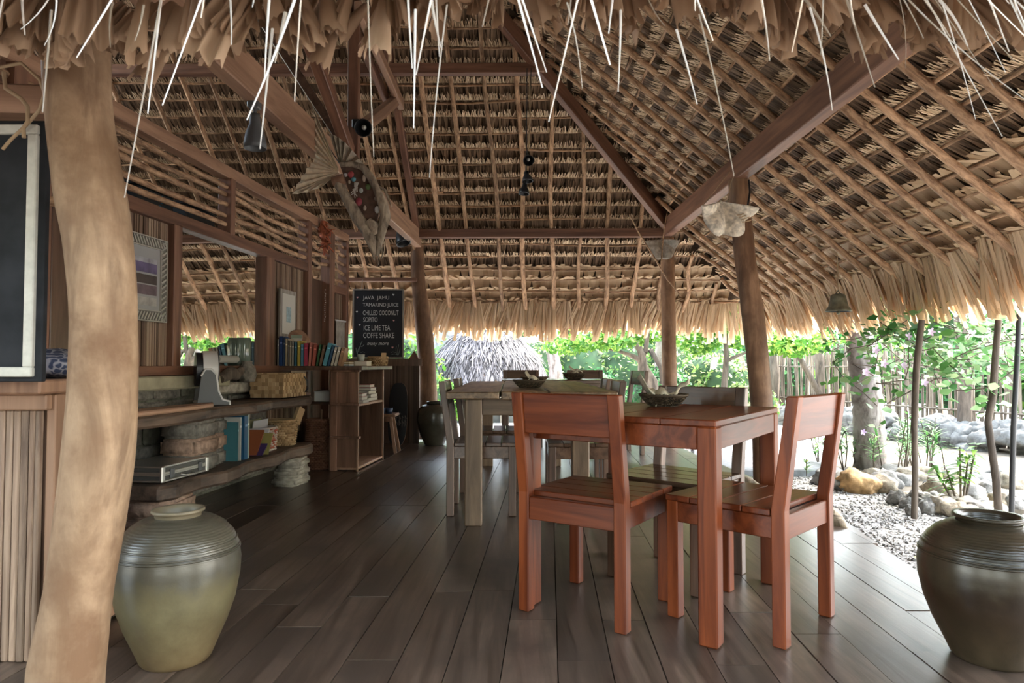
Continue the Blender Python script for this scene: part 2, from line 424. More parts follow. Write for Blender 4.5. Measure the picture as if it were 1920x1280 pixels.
for i in range(26):
    w = i*DW; xb = XE - w*math.cos(SR)
    if xb < hx: break
    y0, y1 = max(1.4, y_front(xb)), min(y_hip(xb), 8.85)
    for q in range(2):
        ya, yb = y0 + (y1-y0)*q/2, y0 + (y1-y0)*(q+1)/2
        pole('batten', PR(ya, w, .045) + Vector((0, 0, rnd(-.01, .01))), PR(yb, w, .045) + Vector((0, 0, rnd(-.01, .01))), rnd(.009, .013), rnd(.009, .013), M['pole'], CE, .018, 8, 6)
# courses of folded palm leaf: long blades hanging from each batten, folded ends standing above it
def courses(P, U, Nn, T, rows, lim):
    for i in range(rows):
        w = i*DW; u0, u1 = lim(w)
        if u1 - u0 < .1: continue
        near = i < 4
        lo, up_ = MB(), MB()
        u = u0; bw = .013 if not near else .036
        while u < u1:
            e = .5 + .5*noise.noise(Vector((u*1.7, i*3.1, 0)))
            j = rnd(-.18, .18)
            d = (U + T*j).normalized()
            lo.blade(P(u, w + .02, .058 + rnd(0, .006)), d, T, Nn, DW*1.12*rnd(.9, 1.12), bw*1.5, bw*1.3, droop=-(.045 if not near else .02)*rnd(.7, 1.2), seg=1)
            u += bw*rnd(.8, 1.15)
        u = u0; bw = .0095 if not near else .05
        while u < u1:
            wv = .010*noise.noise(Vector((u*2.3, i*5.0, 7)))
            j = rnd(-.35, .35) if not near else random.choice((-.75, .75)) + rnd(-.2, .2)
            d = (-U + T*j + Nn*rnd(.15, .5)).normalized()
            Ln = rnd(.065, .10) if not near else rnd(.07, .11)
            up_.blade(P(u, w + .008 + wv, .052 - rnd(0, .012)), d, T, Nn, Ln, bw*1.1, bw*.75, droop=rnd(-.01, .02), seg=1)
            u += bw*rnd(.75, 1.1)
        lo.raw('thatch_course', M['thatch_gold'] if near else M['thatch'], CE, kind='stuff')
        up_.raw('thatch_folded_ends', M['thatch_gold'] if near else M['ruffle'], CE, kind='stuff')
courses(PB, UB, NB_, TB, 27, lambda w: (-5.6, min(3.0, x_hip(YE - w*math.cos(SB))) if YE - w*math.cos(SB) > 5.4 else -9))
courses(PR, UR, NR_, TR, 25, lambda w: (max(1.4, y_front(XE - w*math.cos(SR))), min(8.85, y_hip(XE - w*math.cos(SR)))))

# ---- eave fringe: fans of pleated palm leaf ----------------------------------
def fan_mesh(k, blades, L, wtop, wbot):
    mb = MB(); rr = random.Random(k)
    for i in range(blades):
        t = (i+.5)/blades - .5
        root = Vector((t*wtop, rr.uniform(-.004, .004), 0))
        d = Vector((t*(wbot-wtop)/L + rr.uniform(-.05, .05), rr.uniform(-.06, .06), -1)).normalized()
        ll = L*rr.uniform(.72, 1.12)
        aa = rr.uniform(-.7, .7); s = Vector((math.cos(aa), math.sin(aa), 0))
        mb.blade(root, d, s, Vector((0, -1, 0)), ll, wtop/blades*1.6, wbot/blades*1.25*rr.uniform(.55, 1.1), droop=rr.uniform(-.03, .03), seg=3, vee=.45)
    m = mb.mesh('palm_leaf'); m.materials.append(M['thatch_gold']); return m
FANS = [fan_mesh(k, 6, .50, .10, .25) for k in range(8)]
def leaf_at(p, out, lean, s, twist):
    o = bpy.data.objects.new('palm_leaf', random.choice(FANS)); COL.objects.link(o); o.parent = CE
    out = Vector(out).normalized()
    z = Vector((0, 0, 1)); d = (-z*math.cos(lean) + out*math.sin(lean)).normalized()   # hanging direction
    X = out.cross(z).normalized(); X = (X*math.cos(twist) + d*math.sin(twist)).normalized(); Zz = -(d - X*d.dot(X)).normalized(); Yy = Zz.cross(X)
    o.rotation_mode = 'QUATERNION'; o.rotation_quaternion = Matrix((X, Yy, Zz)).transposed().to_quaternion()
    o.location = p; o.scale = (s, s, s)
    return o
u = -3.9
while u < 2.6:
    for q in range(2):
        leaf_at(PB(u + rnd(-.03, .03), .03 + rnd(-.03, .02), .03 + .03*q), (0, 1, 0), R(rnd(12, 30)) + .1*q, rnd(.82, 1.05), rnd(-.05, .45))
    u += .105
for k in range(9):
    t = (k+.5)/9*math.pi/2; c = PB(2.55, .03, .04); c.x = 2.5 + .52*math.sin(t); c.y = YE - .55 + .55*math.cos(t); c.z = 1.72
    leaf_at(c, (math.sin(t), math.cos(t), 0), R(rnd(10, 26)), rnd(.85, 1.05), rnd(-.2, .2))
u = 8.3
while u > 1.45:
    for q in range(2):
        leaf_at(PR(u + rnd(-.03, .03), .03 + rnd(-.03, .02), .03 + .03*q), (1, 0, 0), R(rnd(14, 34)) + .08*q, rnd(.85, 1.1), rnd(-.3, .3))
    u -= .105
fb = MB()
for k in range(900):
    u = rnd(-4, 2.8); fb.blade(PB(u, .06, .09), (Vector((rnd(-.35, .1), .35, -1))).normalized(), TB, Vector((0, -1, 0)), rnd(.28, .5), .05, .02, droop=rnd(-.03, .03))
    u = rnd(1.5, 8.6); fb.blade(PR(u, .06, .09), (Vector((.42, rnd(-.2, .2), -1))).normalized(), TR, Vector((-1, 0, 0)), rnd(.28, .5), .05, .02, droop=rnd(-.03, .03))
fb.raw('fringe_backing', M['thatch_gold'], CE, kind='stuff')

# ---- near eave: curled leaf ends and glare-white strips above the camera ------------
def curl_mesh(k):
    """a dry leaf end: rolled into an open tube (even k) or pleated (odd k), ragged at the tip"""
    rr = random.Random(100+k); mb = MB(); nu, nv = 18, 6
    L = rr.uniform(.20, .30)
    rag = [rr.uniform(-.025, .012) for _ in range(nu+1)]
    rad = rr.uniform(.020, .036); span = rr.uniform(3.2, 5.2)
    W = rr.uniform(.10, .15); fr = rr.uniform(1.8, 3.4); ph = rr.uniform(0, 6); amp = rr.uniform(.014, .024)
    for j in range(nv+1):
        v = j/nv
        for i in range(nu+1):
            t = i/nu - .5
            if k % 2 == 0:
                r = rad*(.55 + .65*v)*(1 + .25*t); a = span*t + 1.57
                mb.v.append((math.cos(a)*r*1.3, -math.sin(a)*r + rad + .03*v*v, -L*v + rag[i]*v*v))
            else:
                mb.v.append((t*W*(.6 + .5*v), amp*(.3 + .9*v)*math.sin(fr*6.283*t + ph) + .03*v*v, -L*v + rag[i]*v*v))
    for j in range(nv):
        for i in range(nu):
            q = j*(nu+1)+i; mb.f.append([q, q+1, q+nu+2, q+nu+1]); mb.sm.append(True)
    m = mb.mesh('curled_leaf'); m.materials.append(M['curl']); return m
CURLS = [curl_mesh(k) for k in range(12)]
def hang(name, mesh, p, d, s, yaw=0):
    o = bpy.data.objects.new(name, mesh); COL.objects.link(o); o.parent = CE
    d = Vector(d).normalized(); Z = -d; X = Vector((math.cos(yaw), math.sin(yaw), 0)); X = (X - Z*X.dot(Z)).normalized(); Y = Z.cross(X)
    o.rotation_mode = 'QUATERNION'; o.rotation_quaternion = Matrix((X, Y, Z)).transposed().to_quaternion(); o.location = p; o.scale = (s, s, s)
    return o
EP = [(-1.4, 1.60), (-1.13, 1.60), (-.95, 1.585), (-.85, 1.58), (-.74, 1.60), (-.5, 1.61), (-.36, 1.60), (-.28, 1.62), (-.2, 1.70), (-.1, 1.70), (-.05, 1.67), (.1, 1.66), (.2, 1.64), (.3, 1.63), (.36, 1.70), (.52, 1.68), (.6, 1.64), (.75, 1.64), (.9, 1.62), (1.1, 1.62), (2, 1.65)]
def low_z(x):
    for (x0, z0), (x1, z1) in zip(EP, EP[1:]):
        if x <= x1: return z0 + (z1-z0)*(x-x0)/(x1-x0)
    return 1.65
for row in range(4):
    n = 46
    for i in range(n):
        x = -1.75 + 3.7*(i + .5*(row % 2) + rnd(-.3, .3))/n
        d = Vector((rnd(-.4, .4) + .10*x, -.55 + rnd(-.3, .3), -1)).normalized()
        hang('curled_leaf', random.choice(CURLS), Vector((x, 1.50 + .045*row + rnd(-.03, .03), low_z(x) + .016*row + rnd(-.01, .05))) + Vector((0, 0, .055)) - d*.17, d, rnd(.5, .75), rnd(-.9, .9))
# the batten the curled leaves hang from, and the layer of thatch running out over them
for xa, xb in ((-3.4, -.6), (-.62, 1.2), (1.18, 2.95)):
    pole('batten', (xa, 1.60, 1.86), (xb, 1.60, 1.86), .013, .012, M['pole'], CE, .012, 9, 6)
fo = MB()
for k in range(1500):
    x = rnd(-3.6, 2.7); q = rnd(0, .3)
    fo.blade(Vector((x, 1.72 - q*.5, 2.10 - q*.45 + rnd(0, .03))), Vector((rnd(-.25, .3), -.80 + rnd(-.1, .15), -.60)).normalized(), Vector((1, 0, 0)), Vector((0, 0, -1)), rnd(.30, .50), .05, .018, droop=.05, seg=3, vee=.4)
for k in range(900):
    x = rnd(-3.6, 2.7); q = rnd(0, 1)
    fo.blade(Vector((x, 1.62 + q, 1.93 + q*.95)), Vector((rnd(-.2, .2), -.72, -.70)).normalized(), Vector((1, 0, 0)), Vector((0, 0, -1)), rnd(.20, .30), .05, .03, seg=1)
fo.raw('overhanging_thatch', M['curl'], CE, kind='stuff')
def strip_mesh(k):
    rr = random.Random(300+k); L = rr.uniform(.10, .26); w = rr.uniform(.003, .008)
    if k > 6: L = rr.uniform(.28, .46)
    mb = MB(); mb.blade(Vector((0, 0, 0)), Vector((0, 0, -1)), Vector((1, 0, 0)), Vector((0, -1, 0)), L, w, w*.35, droop=rr.uniform(-.05, .05), seg=5, vee=.6)
    m = mb.mesh('leaf_strip'); m.materials.append(M['strip']); return m
STR = [strip_mesh(k) for k in range(12)]
for i in range(80):
    x = -1.3 + 2.6*i/79 + rnd(-.05, .05)
    lng = random.random() < .10
    o = hang('leaf_strip', random.choice(STR[7:] if lng else STR[:7]), (x, rnd(1.12, 1.42), 1.66 + rnd(-.02, .08)), (rnd(-.45, .15) if x < -.4 else rnd(-.25, .3) if x < .6 else rnd(.25, .75), rnd(-.25, .1), -1), rnd(.8, 1.1), rnd(-.4, .4))
for i in range(36):
    x = rnd(.70, 1.3)
    hang('leaf_strip', random.choice(STR[5:]), (x, rnd(1.15, 1.45), 1.68 + rnd(-.02, .06)), (rnd(.35, .85), rnd(-.2, .1), -1), rnd(.8, 1.1), rnd(-.4, .4))

# ---- roof timbers (each one a thing) -------------------------------------------
def bm(name, lab, a, b, w, h, mat, up=(0, 0, 1), g='sawn roof timbers'):
    return tag(timber(name, a, b, w, h, mat, None, up), lab, 'beam', g)
bm('wall_plate', 'long reddish beam across the back on top of the two far posts', (-2.1, 8.08, 2.485), (1.86, 8.0, 2.485), .09, .10, M['beam_y'])
bm('wall_plate', 'deep red-brown beam along the right side carrying the clam shell', (1.83, 8.12, 2.54), (1.93, .9, 2.54), .10, .20, M['beam_y'])
bm('wall_plate', 'broad tan beam running over the bar toward the camera behind the fish', (-1.13, 8.16, 2.44), (-1.50, 1.6, 2.44), .085, .20, M['tan_y'])
bm('purlin', 'upper horizontal beam crossing the back roof slope near the top', (-4.6, 6.66, 3.835), (.24, 6.62, 3.835), .09, .10, M['beam_y'])
bm('hip_rafter', 'sloping hip beam rising left from the far right post', (1.90, 8.02, 2.50), (-1.2, 5.40, 5.12), .075, .15, M['beam_y'])
bm('principal_rafter', 'steep red beam rising from the far left post behind the lamp cords', (-1.13, 8.10, 2.52), (-1.27, 5.40, 5.16), .07, .10, M['beam_y'])
bm('king_post', 'upright red-brown post standing on the beam above the fish', (-1.27, 5.42, 2.54), (-1.27, 5.40, 5.2), .085, .085, M['beam_y'], (0, 1, 0))
bm('strut', 'red-brown brace leaning toward the camera from the upright roof post', (-1.29, 5.36, 2.62), (-1.36, 3.4, 3.50), .08, .10, M['beam_y'])
bm('strut', 'dark brace leaning left from the upright roof post', (-1.30, 5.44, 2.62), (-2.6, 5.44, 4.6), .07, .09, M['dark_z'], (0, 1, 0))
bm('strut', 'short brace rising right from the upright post by the black lamp', (-1.24, 5.42, 2.80), (-1.175, 6.85, 3.62), .07, .10, M['tan_y'])
bm('collar_tie', 'tan collar beam from the upright roof post to the steep beam', (-1.22, 5.30, 3.76), (-1.14, 6.95, 3.60), .06, .10, M['tan_y'])
bm('collar_tie', 'darker second collar beam just left of the tan one', (-1.31, 5.30, 3.74), (-1.26, 6.95, 3.58), .05, .10, M['beam_y'])
bm('king_post', 'pale upright post ending at the hip beam near the middle', (.27, 6.62, 3.80), (.27, 6.62, 4.9), .10, .09, M['tan_y'], (0, 1, 0))
bm('tie_beam', 'pale beam lashed with rope at the left end behind the big trunk', (-2.4, 1.98, 1.735), (-1.29, 2.06, 1.725), .09, .088, M['tan_y'])
for k, (xa, xb, ya, za, yb, zb_) in enumerate([(-2.5, -1.66, 2.4, 1.82, 2.5, 1.66), (-2.6, -1.74, 2.5, 1.66, 2.6, 1.56)]):
    tag(pole('lashed_pole', (xa, ya, za), (xb, yb, zb_), .022, .02, M['pole']), ['round pole sloping under the lashed beam at far left', 'lower round pole sloping behind the big chalkboard top'][k], 'pole')

# ---- posts ------------------------------------------------------------
def trunk(name, lab, pts, rad, mat, n=14, wob=.03, group=None, sub=4, lump=.05):
    P, Rr = [], []
    m = len(pts)
    for i in range(m-1):
        for s in range(sub):
            t = s/sub
            p0, p1, p2, p3 = [Vector(pts[max(0, min(m-1, i+q))]) for q in (-1, 0, 1, 2)]
            P.append(.5*((2*p1) + (p2-p0)*t + (2*p0-5*p1+4*p2-p3)*t*t + (3*p1-p0-3*p2+p3)*t**3))
            tt = t*t*(3-2*t); Rr.append((rad[i]*(1-tt) + rad[i+1]*tt))
    P.append(Vector(pts[-1])); Rr.append(rad[-1])
    base = P[0].copy(); mb = MB()
    vs, fs = [], []
    for p, r in zip(P, Rr):
        for k in range(n):
            a = 2*math.pi*k/n; q = Vector((math.cos(a), math.sin(a), 0))
            rr = r*(1 + lump*noise.noise(Vector((q.x*1.3, q.y*1.3, p.z*2.2)) + base*3) + lump*.4*noise.noise(Vector((q.x*4, q.y*4, p.z*6))))
            vs.append(p + q*rr - base)
    for i in range(len(P)-1):
        for k in range(n): fs.append((i*n+k, i*n+(k+1) % n, (i+1)*n+(k+1) % n, (i+1)*n+k))
    mb.add(vs, fs, True); mb.add(vs[-n:], [tuple(range(n))])
    o = mb.build(name, mat, None, loc=base)
    return tag(o, lab, 'post', group) if lab else o
def px_trunk(Y, spec):
    """centre line and radius from photo outlines: (y, left, right) at distance Y"""
    pts, rad = [], []
    for y, l, r in spec:
        q = at((l+r)/2, y, Y); pts.append(q); rad.append((r-l)/2/FPX*Y)
    return pts, rad
pts, rad = px_trunk(1.86, [(1332, 62, 186), (1240, 64, 192), (1100, 92, 207), (960, 112, 232), (840, 127, 248), (720, 137, 253), (600, 140, 253), (480, 131, 247), (380, 113, 235), (280, 100, 215), (180, 90, 202), (90, 88, 200), (20, 92, 200)])
trunk('trunk_post', 'thick crooked pale driftwood trunk post in the left foreground', pts, rad, M['drift'], 20)
pts, rad = px_trunk(8.3, [(822, 782, 822), (770, 783, 821), (700, 784, 818), (640, 781, 813), (580, 776, 806), (520, 771, 797), (447, 771, 794)])
trunk('trunk_post', 'brown bowed tree post beside the menu chalkboard', pts, rad, M['post'], 14)
pts, rad = px_trunk(8.05, [(828, 1241, 1270), (720, 1241, 1269), (600, 1240, 1267), (500, 1239, 1265), (446, 1239, 1264)])
trunk('trunk_post', 'straight brown post at the far right corner of the floor', pts, rad, M['post'], 14)
a = gp(1432, 912); b_ = Vector((1.88, 5.55, 2.44))
spec = [(0, .075), (.25, .083), (.5, .088), (.75, .082), (1, .078)]
trunk('trunk_post', 'leaning brown post at the right floor edge beneath the clam shell', [a.lerp(b_, t) + Vector((.03*math.sin(t*5), 0, 0)) for t, r in spec], [r for t, r in spec], M['post'], 14)

# ---- left wall ------------------------------------------------------------
WT, WNn = Vector((.0906, .9959, 0)), Vector((.9959, -.0906, 0)); WRZ = -math.atan2(.0906, .9959)
def WL(s, d, z): return Vector((-2.65, 0, 0)) + WT*s + WNn*d + Vector((0, 0, z))
WALL = struct(MB().box((0, 0, 0), (.06, 4.1, .9)).build('wall_left', M['mortar'], None, WL(5.0, -.06, .42), WRZ), 'left wall of the bar with stone base, reed panels and pole grille', 'wall')
def wpart(name, mat, s0, s1, z0, z1, d0=-.04, d1=.04, parent=None, bevel=.004, top=False):
    """box on the wall, between s and z limits, standing d0..d1 proud"""
    c = WL((s0+s1)/2, (d0+d1)/2, (z0+z1)/2)
    o = MB().box((0, 0, 0), (d1-d0, s1-s0, z1-z0)).build(name, mat, None, c, WRZ, bevel)
    if not top:
        p = parent or WALL; o.parent = p; o.matrix_parent_inverse = Matrix.LocRotScale(p.location, p.rotation_euler, None).inverted()
    return o
def reeds(s0, s1, z0, z1):
    mb = MB(); s = s0; c0 = WL((s0+s1)/2, 0, 0)
    while s < s1:
        w = rnd(.010, .018); c = WL(s + w/2, rnd(-.006, .006), (z0+z1)/2) - c0
        mb.box(c, (.014, w*.9, z1-z0), WRZ + rnd(-.3, .3)); s += w
    o = mb.build('reed_panel', M['bamboo'], None, c0, 0, kind='stuff')
    o.parent = WALL; o.matrix_parent_inverse = Matrix.LocRotScale(WALL.location, WALL.rotation_euler, None).inverted()
wpart('top_beam', M['tan_y'], 2.9, 6.95, 2.345, 2.435, -.045, .045)
wpart('top_beam', M['tan_y'], 6.98, 7.92, 2.345, 2.435, -.045, .045)
wpart('rail', M['beam_y'], 2.9, 6.72, 1.845, 1.93, -.04, .05)
wpart('sill_rail', M['beam_y'], 3.2, 6.72, .865, .925, -.04, .06)
for s0, s1, z0, z1 in [(3.15, 3.23, .0, 2.35), (3.88, 3.95, .86, 1.85), (4.44, 4.53, .90, 1.85), (5.78, 5.93, .90, 1.85), (6.68, 6.77, .0, 2.35), (5.16, 5.23, 1.92, 2.35), (7.27, 7.42, .0, 2.35), (7.80, 7.88, .0, 2.35)]:
    wpart('wall_post', M['beam_z'], s0, s1, z0, z1, -.05, .055)
reeds(3.95, 4.44, .925, 1.845); reeds(5.93, 6.68, .30, 1.845); reeds(7.42, 7.80, .0, 1.72)
wpart('rail', M['beam_y'], 7.42, 7.80, 1.72, 1.80, -.04, .05)
for k, (a, b2) in enumerate([(2.6, 2.86), (2.86, 3.15), (3.23, 3.45), (3.45, 3.68), (3.68, 3.88)]):
    wpart('wall_board', M['dark_z'] if k % 2 else M['beam_z'], a, b2 - .004, .0, 2.35, -.03, .012)
def grille(s0, s1, zs, n=5):
    for i in range(n):
        z = zs[0] + (zs[1]-zs[0])*(i+.5)/n
        o = pole('grille_pole', WL(s0, .01, z + rnd(-.012, .012)), WL(s1, .01, z + rnd(-.012, .012)), .021, .019, M['pole'], None, .014, 9, 7)
        o.parent = WALL; o.matrix_parent_inverse = Matrix.LocRotScale(WALL.location, WALL.rotation_euler, None).inverted()
grille(2.95, 5.17, (1.95, 2.33)); grille(5.22, 6.70, (1.95, 2.33)); grille(6.76, 7.28, (1.95, 2.33)); grille(7.41, 7.81, (1.82, 2.33))
# stone base blocks, proud of the mortar
for row in range(6):
    s = 3.1 + .17*(row % 2)
    while s < 6.4:
        L_b = rnd(.28, .42); z0 = .02 + row*.138
        wpart('stone_block', random.choice([M['greystone'], M['mortar'], M['stone'], M['greystone']]), s, min(s + L_b - .014, 6.5), z0, z0 + .125, -.03, -.018 + rnd(0, .02), bevel=.012)
        s += L_b
wpart('plaster_ledge', plain('lime_plaster', (.30, .27, .185), .9, bump=.3, bscale=8, var=.25), 3.3, 5.1, .775, .862, -.03, .10, bevel=.01)
wpart('plaster_ledge', M['stone'], 4.9, 6.6, .72, .80, -.03, .09, bevel=.012)

# window glass that mirrors the garden side
mgl, nt, b = newmat('window_glass'); L_ = nt.links.new
gl = nt.nodes.new('ShaderNodeBsdfGlossy'); gl.inputs['Roughness'].default_value = .0; gl.inputs['Color'].default_value = (.93, .94, .92, 1)
tr = nt.nodes.new('ShaderNodeBsdfTransparent'); tr.inputs['Color'].default_value = (.75, .78, .75, 1)
mx = nt.nodes.new('ShaderNodeMixShader'); mx.inputs[0].default_value = .80; L_(tr.outputs[0], mx.inputs[1]); L_(gl.outputs[0], mx.inputs[2])
L_(mx.outputs[0], nt.nodes['Material Output'].inputs[0])
win = struct(MB().box((0, 0, 0), (.006, 1.27, .93)).build('window_1', mgl, None, WL(5.155, .0, 1.385), WRZ), 'large glass pane in the left wall mirroring the thatch and garden', 'window')

# dark room behind the wall
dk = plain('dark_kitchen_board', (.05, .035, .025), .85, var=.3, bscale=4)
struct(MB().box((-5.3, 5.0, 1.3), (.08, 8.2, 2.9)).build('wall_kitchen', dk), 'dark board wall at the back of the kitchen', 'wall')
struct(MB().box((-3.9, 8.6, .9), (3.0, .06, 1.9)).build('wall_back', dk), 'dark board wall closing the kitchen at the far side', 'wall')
o = MB().box((0, 0, 0), (.9, 3.2, .04)).build('loft_shelf', M['oldwood'], None, WL(4.6, -.62, 1.86), WRZ); tag(o, 'loft board behind the pole grille holding dark crates', 'shelf')
for k in range(3):
    t = thing('storage_crate', ['black crate with blue lettering behind the grille', 'plain dark crate left of the blue-lettered one behind the grille', 'small dark crate at the right behind the grille'][k], 'crate', WL([4.72, 4.2, 5.3][k], -.45, 1.88), WRZ)
    MB().box((0, 0, .13), (.38, .42, .26)).build('body', plain('dark_crate', (.012, .02, .026), .6), t, bevel=.01)
    MB().box((0, 0, .275), (.40, .44, .03)).build('lid', M['black'], t, bevel=.006)
    if k == 0: CRATE = t
    if k == 1: MB().box((.195, .12, .06), (.006, .16, .05)).build('paper_label', M['paper'], t)
# door leaf in the passage
dr = struct(MB().box((0, 0, 0), (.04, .5, 1.80)).build('door_1', M['dark_z'], None, WL(7.02, -.05, .92), WRZ), 'dark door leaf in the passage hung with small blue cards', 'door')
for k, (z, h, c) in enumerate([(.72, .10, (.02, .30, .52)), (.56, .07, (.03, .16, .22)), (.40, .07, (.02, .08, .22)), (.10, .16, (.03, .12, .40)), (-.1, .2, (.25, .26, .29))]):
    MB().box((.024, -.12, z), (.004, .10, h)).build('card', plain('card_%d' % k, c, .5), dr)

# ---- low reed wall between the left wall and the bowed post ----------------------
LW = struct(MB().box((0, 0, 0), (.9, .05, .075)).build('wall_low', M['dark_z'], None, (-1.52, 8.12, .955)), 'low dark reed wall under the menu chalkboard', 'wall')
mb = MB(); x = -.43
while x < .40:
    w = rnd(.014, .03); mb.box((x + w/2, rnd(-.008, .008), -.49), (w*1.1, .02, .94)); x += w
mb.build('reed_panel', leafy('brown_reed', [(0, (.045, .028, .02)), (1, (.13, .085, .062))], 0, .6), LW, kind='stuff')
MB().box((0, 0, .98 - .94), (.9, .04, .02)).build('cap_rail', M['dark_z'], LW)
tag(timber('hanging_bar', at(640, 524, 8.2), at(782, 524, 8.2), .05, .045, M['beam_y']), 'thin dark bar the menu chalkboard hangs from', 'beam')

# ================================================================== FURNITURE
def make_chair(label, mats, loc, rz, group, H=.83, W=.43, D=.43, boards=4):
    """square-posted chair, wide back board; faces its own +Y; loc = midpoint between the four feet"""
    mx_, mz_ = mats; t = thing('dining_chair', label, 'chair', loc, rz, group)
    p = .046; hw, hd = W/2 - p/2, D/2 - p/2; SH = .45
    for sx in (-1, 1):
        mb = MB(); x = sx*hw
        sec = [(0, -hd, p), (SH, -hd, p), (H, -hd - .055, p*.86)]
        vs = []
        for z, y, q in sec:
            vs += [(x-p/2, y-q/2, z), (x+p/2, y-q/2, z), (x+p/2, y+q/2, z), (x-p/2, y+q/2, z)]
        fs = [(3,2,1,0), (8,9,10,11)] + [(i*4+k, i*4+(k+1) % 4, i*4+4+(k+1) % 4, i*4+4+k) for i in (0, 1) for k in range(4)]
        mb.add(vs, fs).build('back_post', mz_, t, bevel=.004)
        MB().box((x, hd, (SH-.02)/2), (p, p, SH-.02)).build('leg', mz_, t, bevel=.004)
    for sx in (-1, 1):
        MB().box((sx*(hw+.002), 0, SH-.06), (.026, D-2*p+.004, .075)).build('apron', mx_, t, bevel=.003)
    MB().box((0, hd+.004, SH-.06), (W-2*p+.004, .026, .075)).build('apron', mx_, t, bevel=.003)
    MB().box((0, -hd, SH-.06), (W-2*p+.004, .030, .085)).build('apron', mx_, t, bevel=.003)
    y0, y1 = -hd + p/2 + .002, D/2 + .004; bw = (y1-y0)/boards
    for k in range(boards):
        MB().box((0, y0 + bw*(k+.5), SH-.010), (W + .004, bw-.003, .022)).build('seat_board', mx_, t, bevel=.003)
    zc = H-.077
    MB().box((0, -hd - .043, zc), (W-2*p+.006, .022, .152), rx=.12).build('backrest', mx_, t, bevel=.004)
    return t
def rot_to(dx, dy): return math.atan2(dy, dx) - math.pi/2
RED, DRK = (M['red_x'], M['red_z']), (M['dark_x'], M['dark_z'])
GR = 'chairs around the square red table'; GD = 'chairs along the plank table'
make_chair('reddish chair in front seen from behind, tucked under the square table', (M['red_x'], M['red_z']), (.332, 2.695, 0), rot_to(.225, .335), GR, W=.445, D=.445)
make_chair('orange-brown chair at the right end of the square table', (M['red_x'], M['red_z']), (.892, 2.578, 0), rot_to(-.28, .275), GR, W=.445, D=.445)
make_chair('dark-backed chair on the far side of the square table behind the bowl', DRK, (.735, 3.075, 0), rot_to(-.26, -.29), GR, W=.445, D=.445)
make_chair('nearest chair on the left side of the plank table', DRK, (-.19, 4.45, 0), rot_to(1, 0), GD)
make_chair('second chair on the left side of the plank table', DRK, (-.17, 5.22, 0), rot_to(1, .02), GD)
make_chair('nearest chair on the right side of the plank table', DRK, (.44, 4.42, 0), rot_to(-1, .0), GD)
make_chair('second chair on the right side of the plank table', DRK, (.47, 5.18, 0), rot_to(-1, .03), GD)
make_chair('chair at the far table standing left, in front of the small hut', DRK, (.12, 7.95, 0), rot_to(.05, -1), 'chairs at the far table', H=.87)
make_chair('chair at the far table standing behind the far bowl', DRK, (.86, 7.95, 0), rot_to(-.05, -1), 'chairs at the far table', H=.87)
make_chair('chair at the right end of the far table, side on', DRK, (1.12, 7.25, 0), rot_to(-1, -.2), 'chairs at the far table', H=.87)

def make_table(name, label, loc, rz, LX, LY, Ht, top, leg, apron, nb, mats, along='X', inset=0.0, gap=.002, over=0.0):
    mt, mz_, ma = mats; t = thing(name, label, 'table', loc, rz)
    span = LY if along == 'X' else LX; bw = span/nb
    for k in range(nb):
        q = -span/2 + bw*(k+.5)
        c, sz = ((0, q, Ht-top/2), (LX, bw-gap, top)) if along == 'X' else ((q, 0, Ht-top/2), (bw-gap, LY, top))
        MB().box(c, sz).build('top_board', mt, t, bevel=.004)
    hx_, hy_ = LX/2 - inset - leg/2, LY/2 - inset - leg/2
    for sx in (-1, 1):
        for sy in (-1, 1):
            MB().box((sx*hx_, sy*hy_, (Ht-top)/2), (leg, leg, Ht-top)).build('leg', mz_, t, bevel=.005)
    za = Ht - top - apron/2
    for sy in (-1, 1): MB().box((0, sy*(hy_ + leg/2 - .016), za), (2*hx_ - leg, .026, apron)).build('apron', ma, t, bevel=.003)
    for sx in (-1, 1): MB().box((sx*(hx_ + leg/2 - .016), 0, za), (.026, 2*hy_ - leg, apron)).build('apron', ma, t, bevel=.003)
    return t
make_table('square_table', 'square varnished red-brown table with the bowl of napkins', (.590, 2.839, 0), R(55.6), .85, .785, .75, .024, .066, .078, 4, (M['red_x'], M['red_z'], M['red_x']))
make_table('far_table', 'dark table at the back of the floor holding a small bowl', (.52, 7.30, 0), 0, 1.25, .75, .775, .035, .07, .08, 4, (M['dark_x'], M['dark_z'], M['dark_x']))
# long weathered table of three thick planks
t = thing('plank_table', 'long weathered plank table in the middle with cracked thick boards', 'table', (.115, 5.22, 0))
def ragged_board(x0, x1, y0, y1, z0, z1, mat, nm='top_board'):
    n = 14; l = [(x0 + rnd(-.004, .005), y0 + (y1-y0)*i/n) for i in range(n+1)]; r = [(x1 + rnd(-.006, .004), y0 + (y1-y0)*i/n) for i in range(n+1)]
    return MB().prism(l + r[::-1], z0, z1).build(nm, mat, t, bevel=.006)
ragged_board(-.50, -.185, -1.29, 1.28, .735, .776, M['rustic_y'])
ragged_board(-.18, .095, -1.27, 1.30, .730, .780, M['rustic_y'])
ragged_board(.100, .495, -1.30, 1.27, .735, .778, M['rustic_y'])
for x in (-.34, .285):
    for y in (-1.19, 1.12):
        MB().box((x, y, .367), (.10, .10, .735)).build('leg', M['rustic_z'], t, bevel=.006)
for y in (-1.17, 1.12): MB().box((-.03, y, .685), (.52, .04, .10)).build('apron', M['rustic_x'], t, bevel=.004)
for x in (-.36, .305): MB().box((x, -.03, .685), (.04, 2.2, .10)).build('apron', M['rustic_y'], t, bevel=.004)

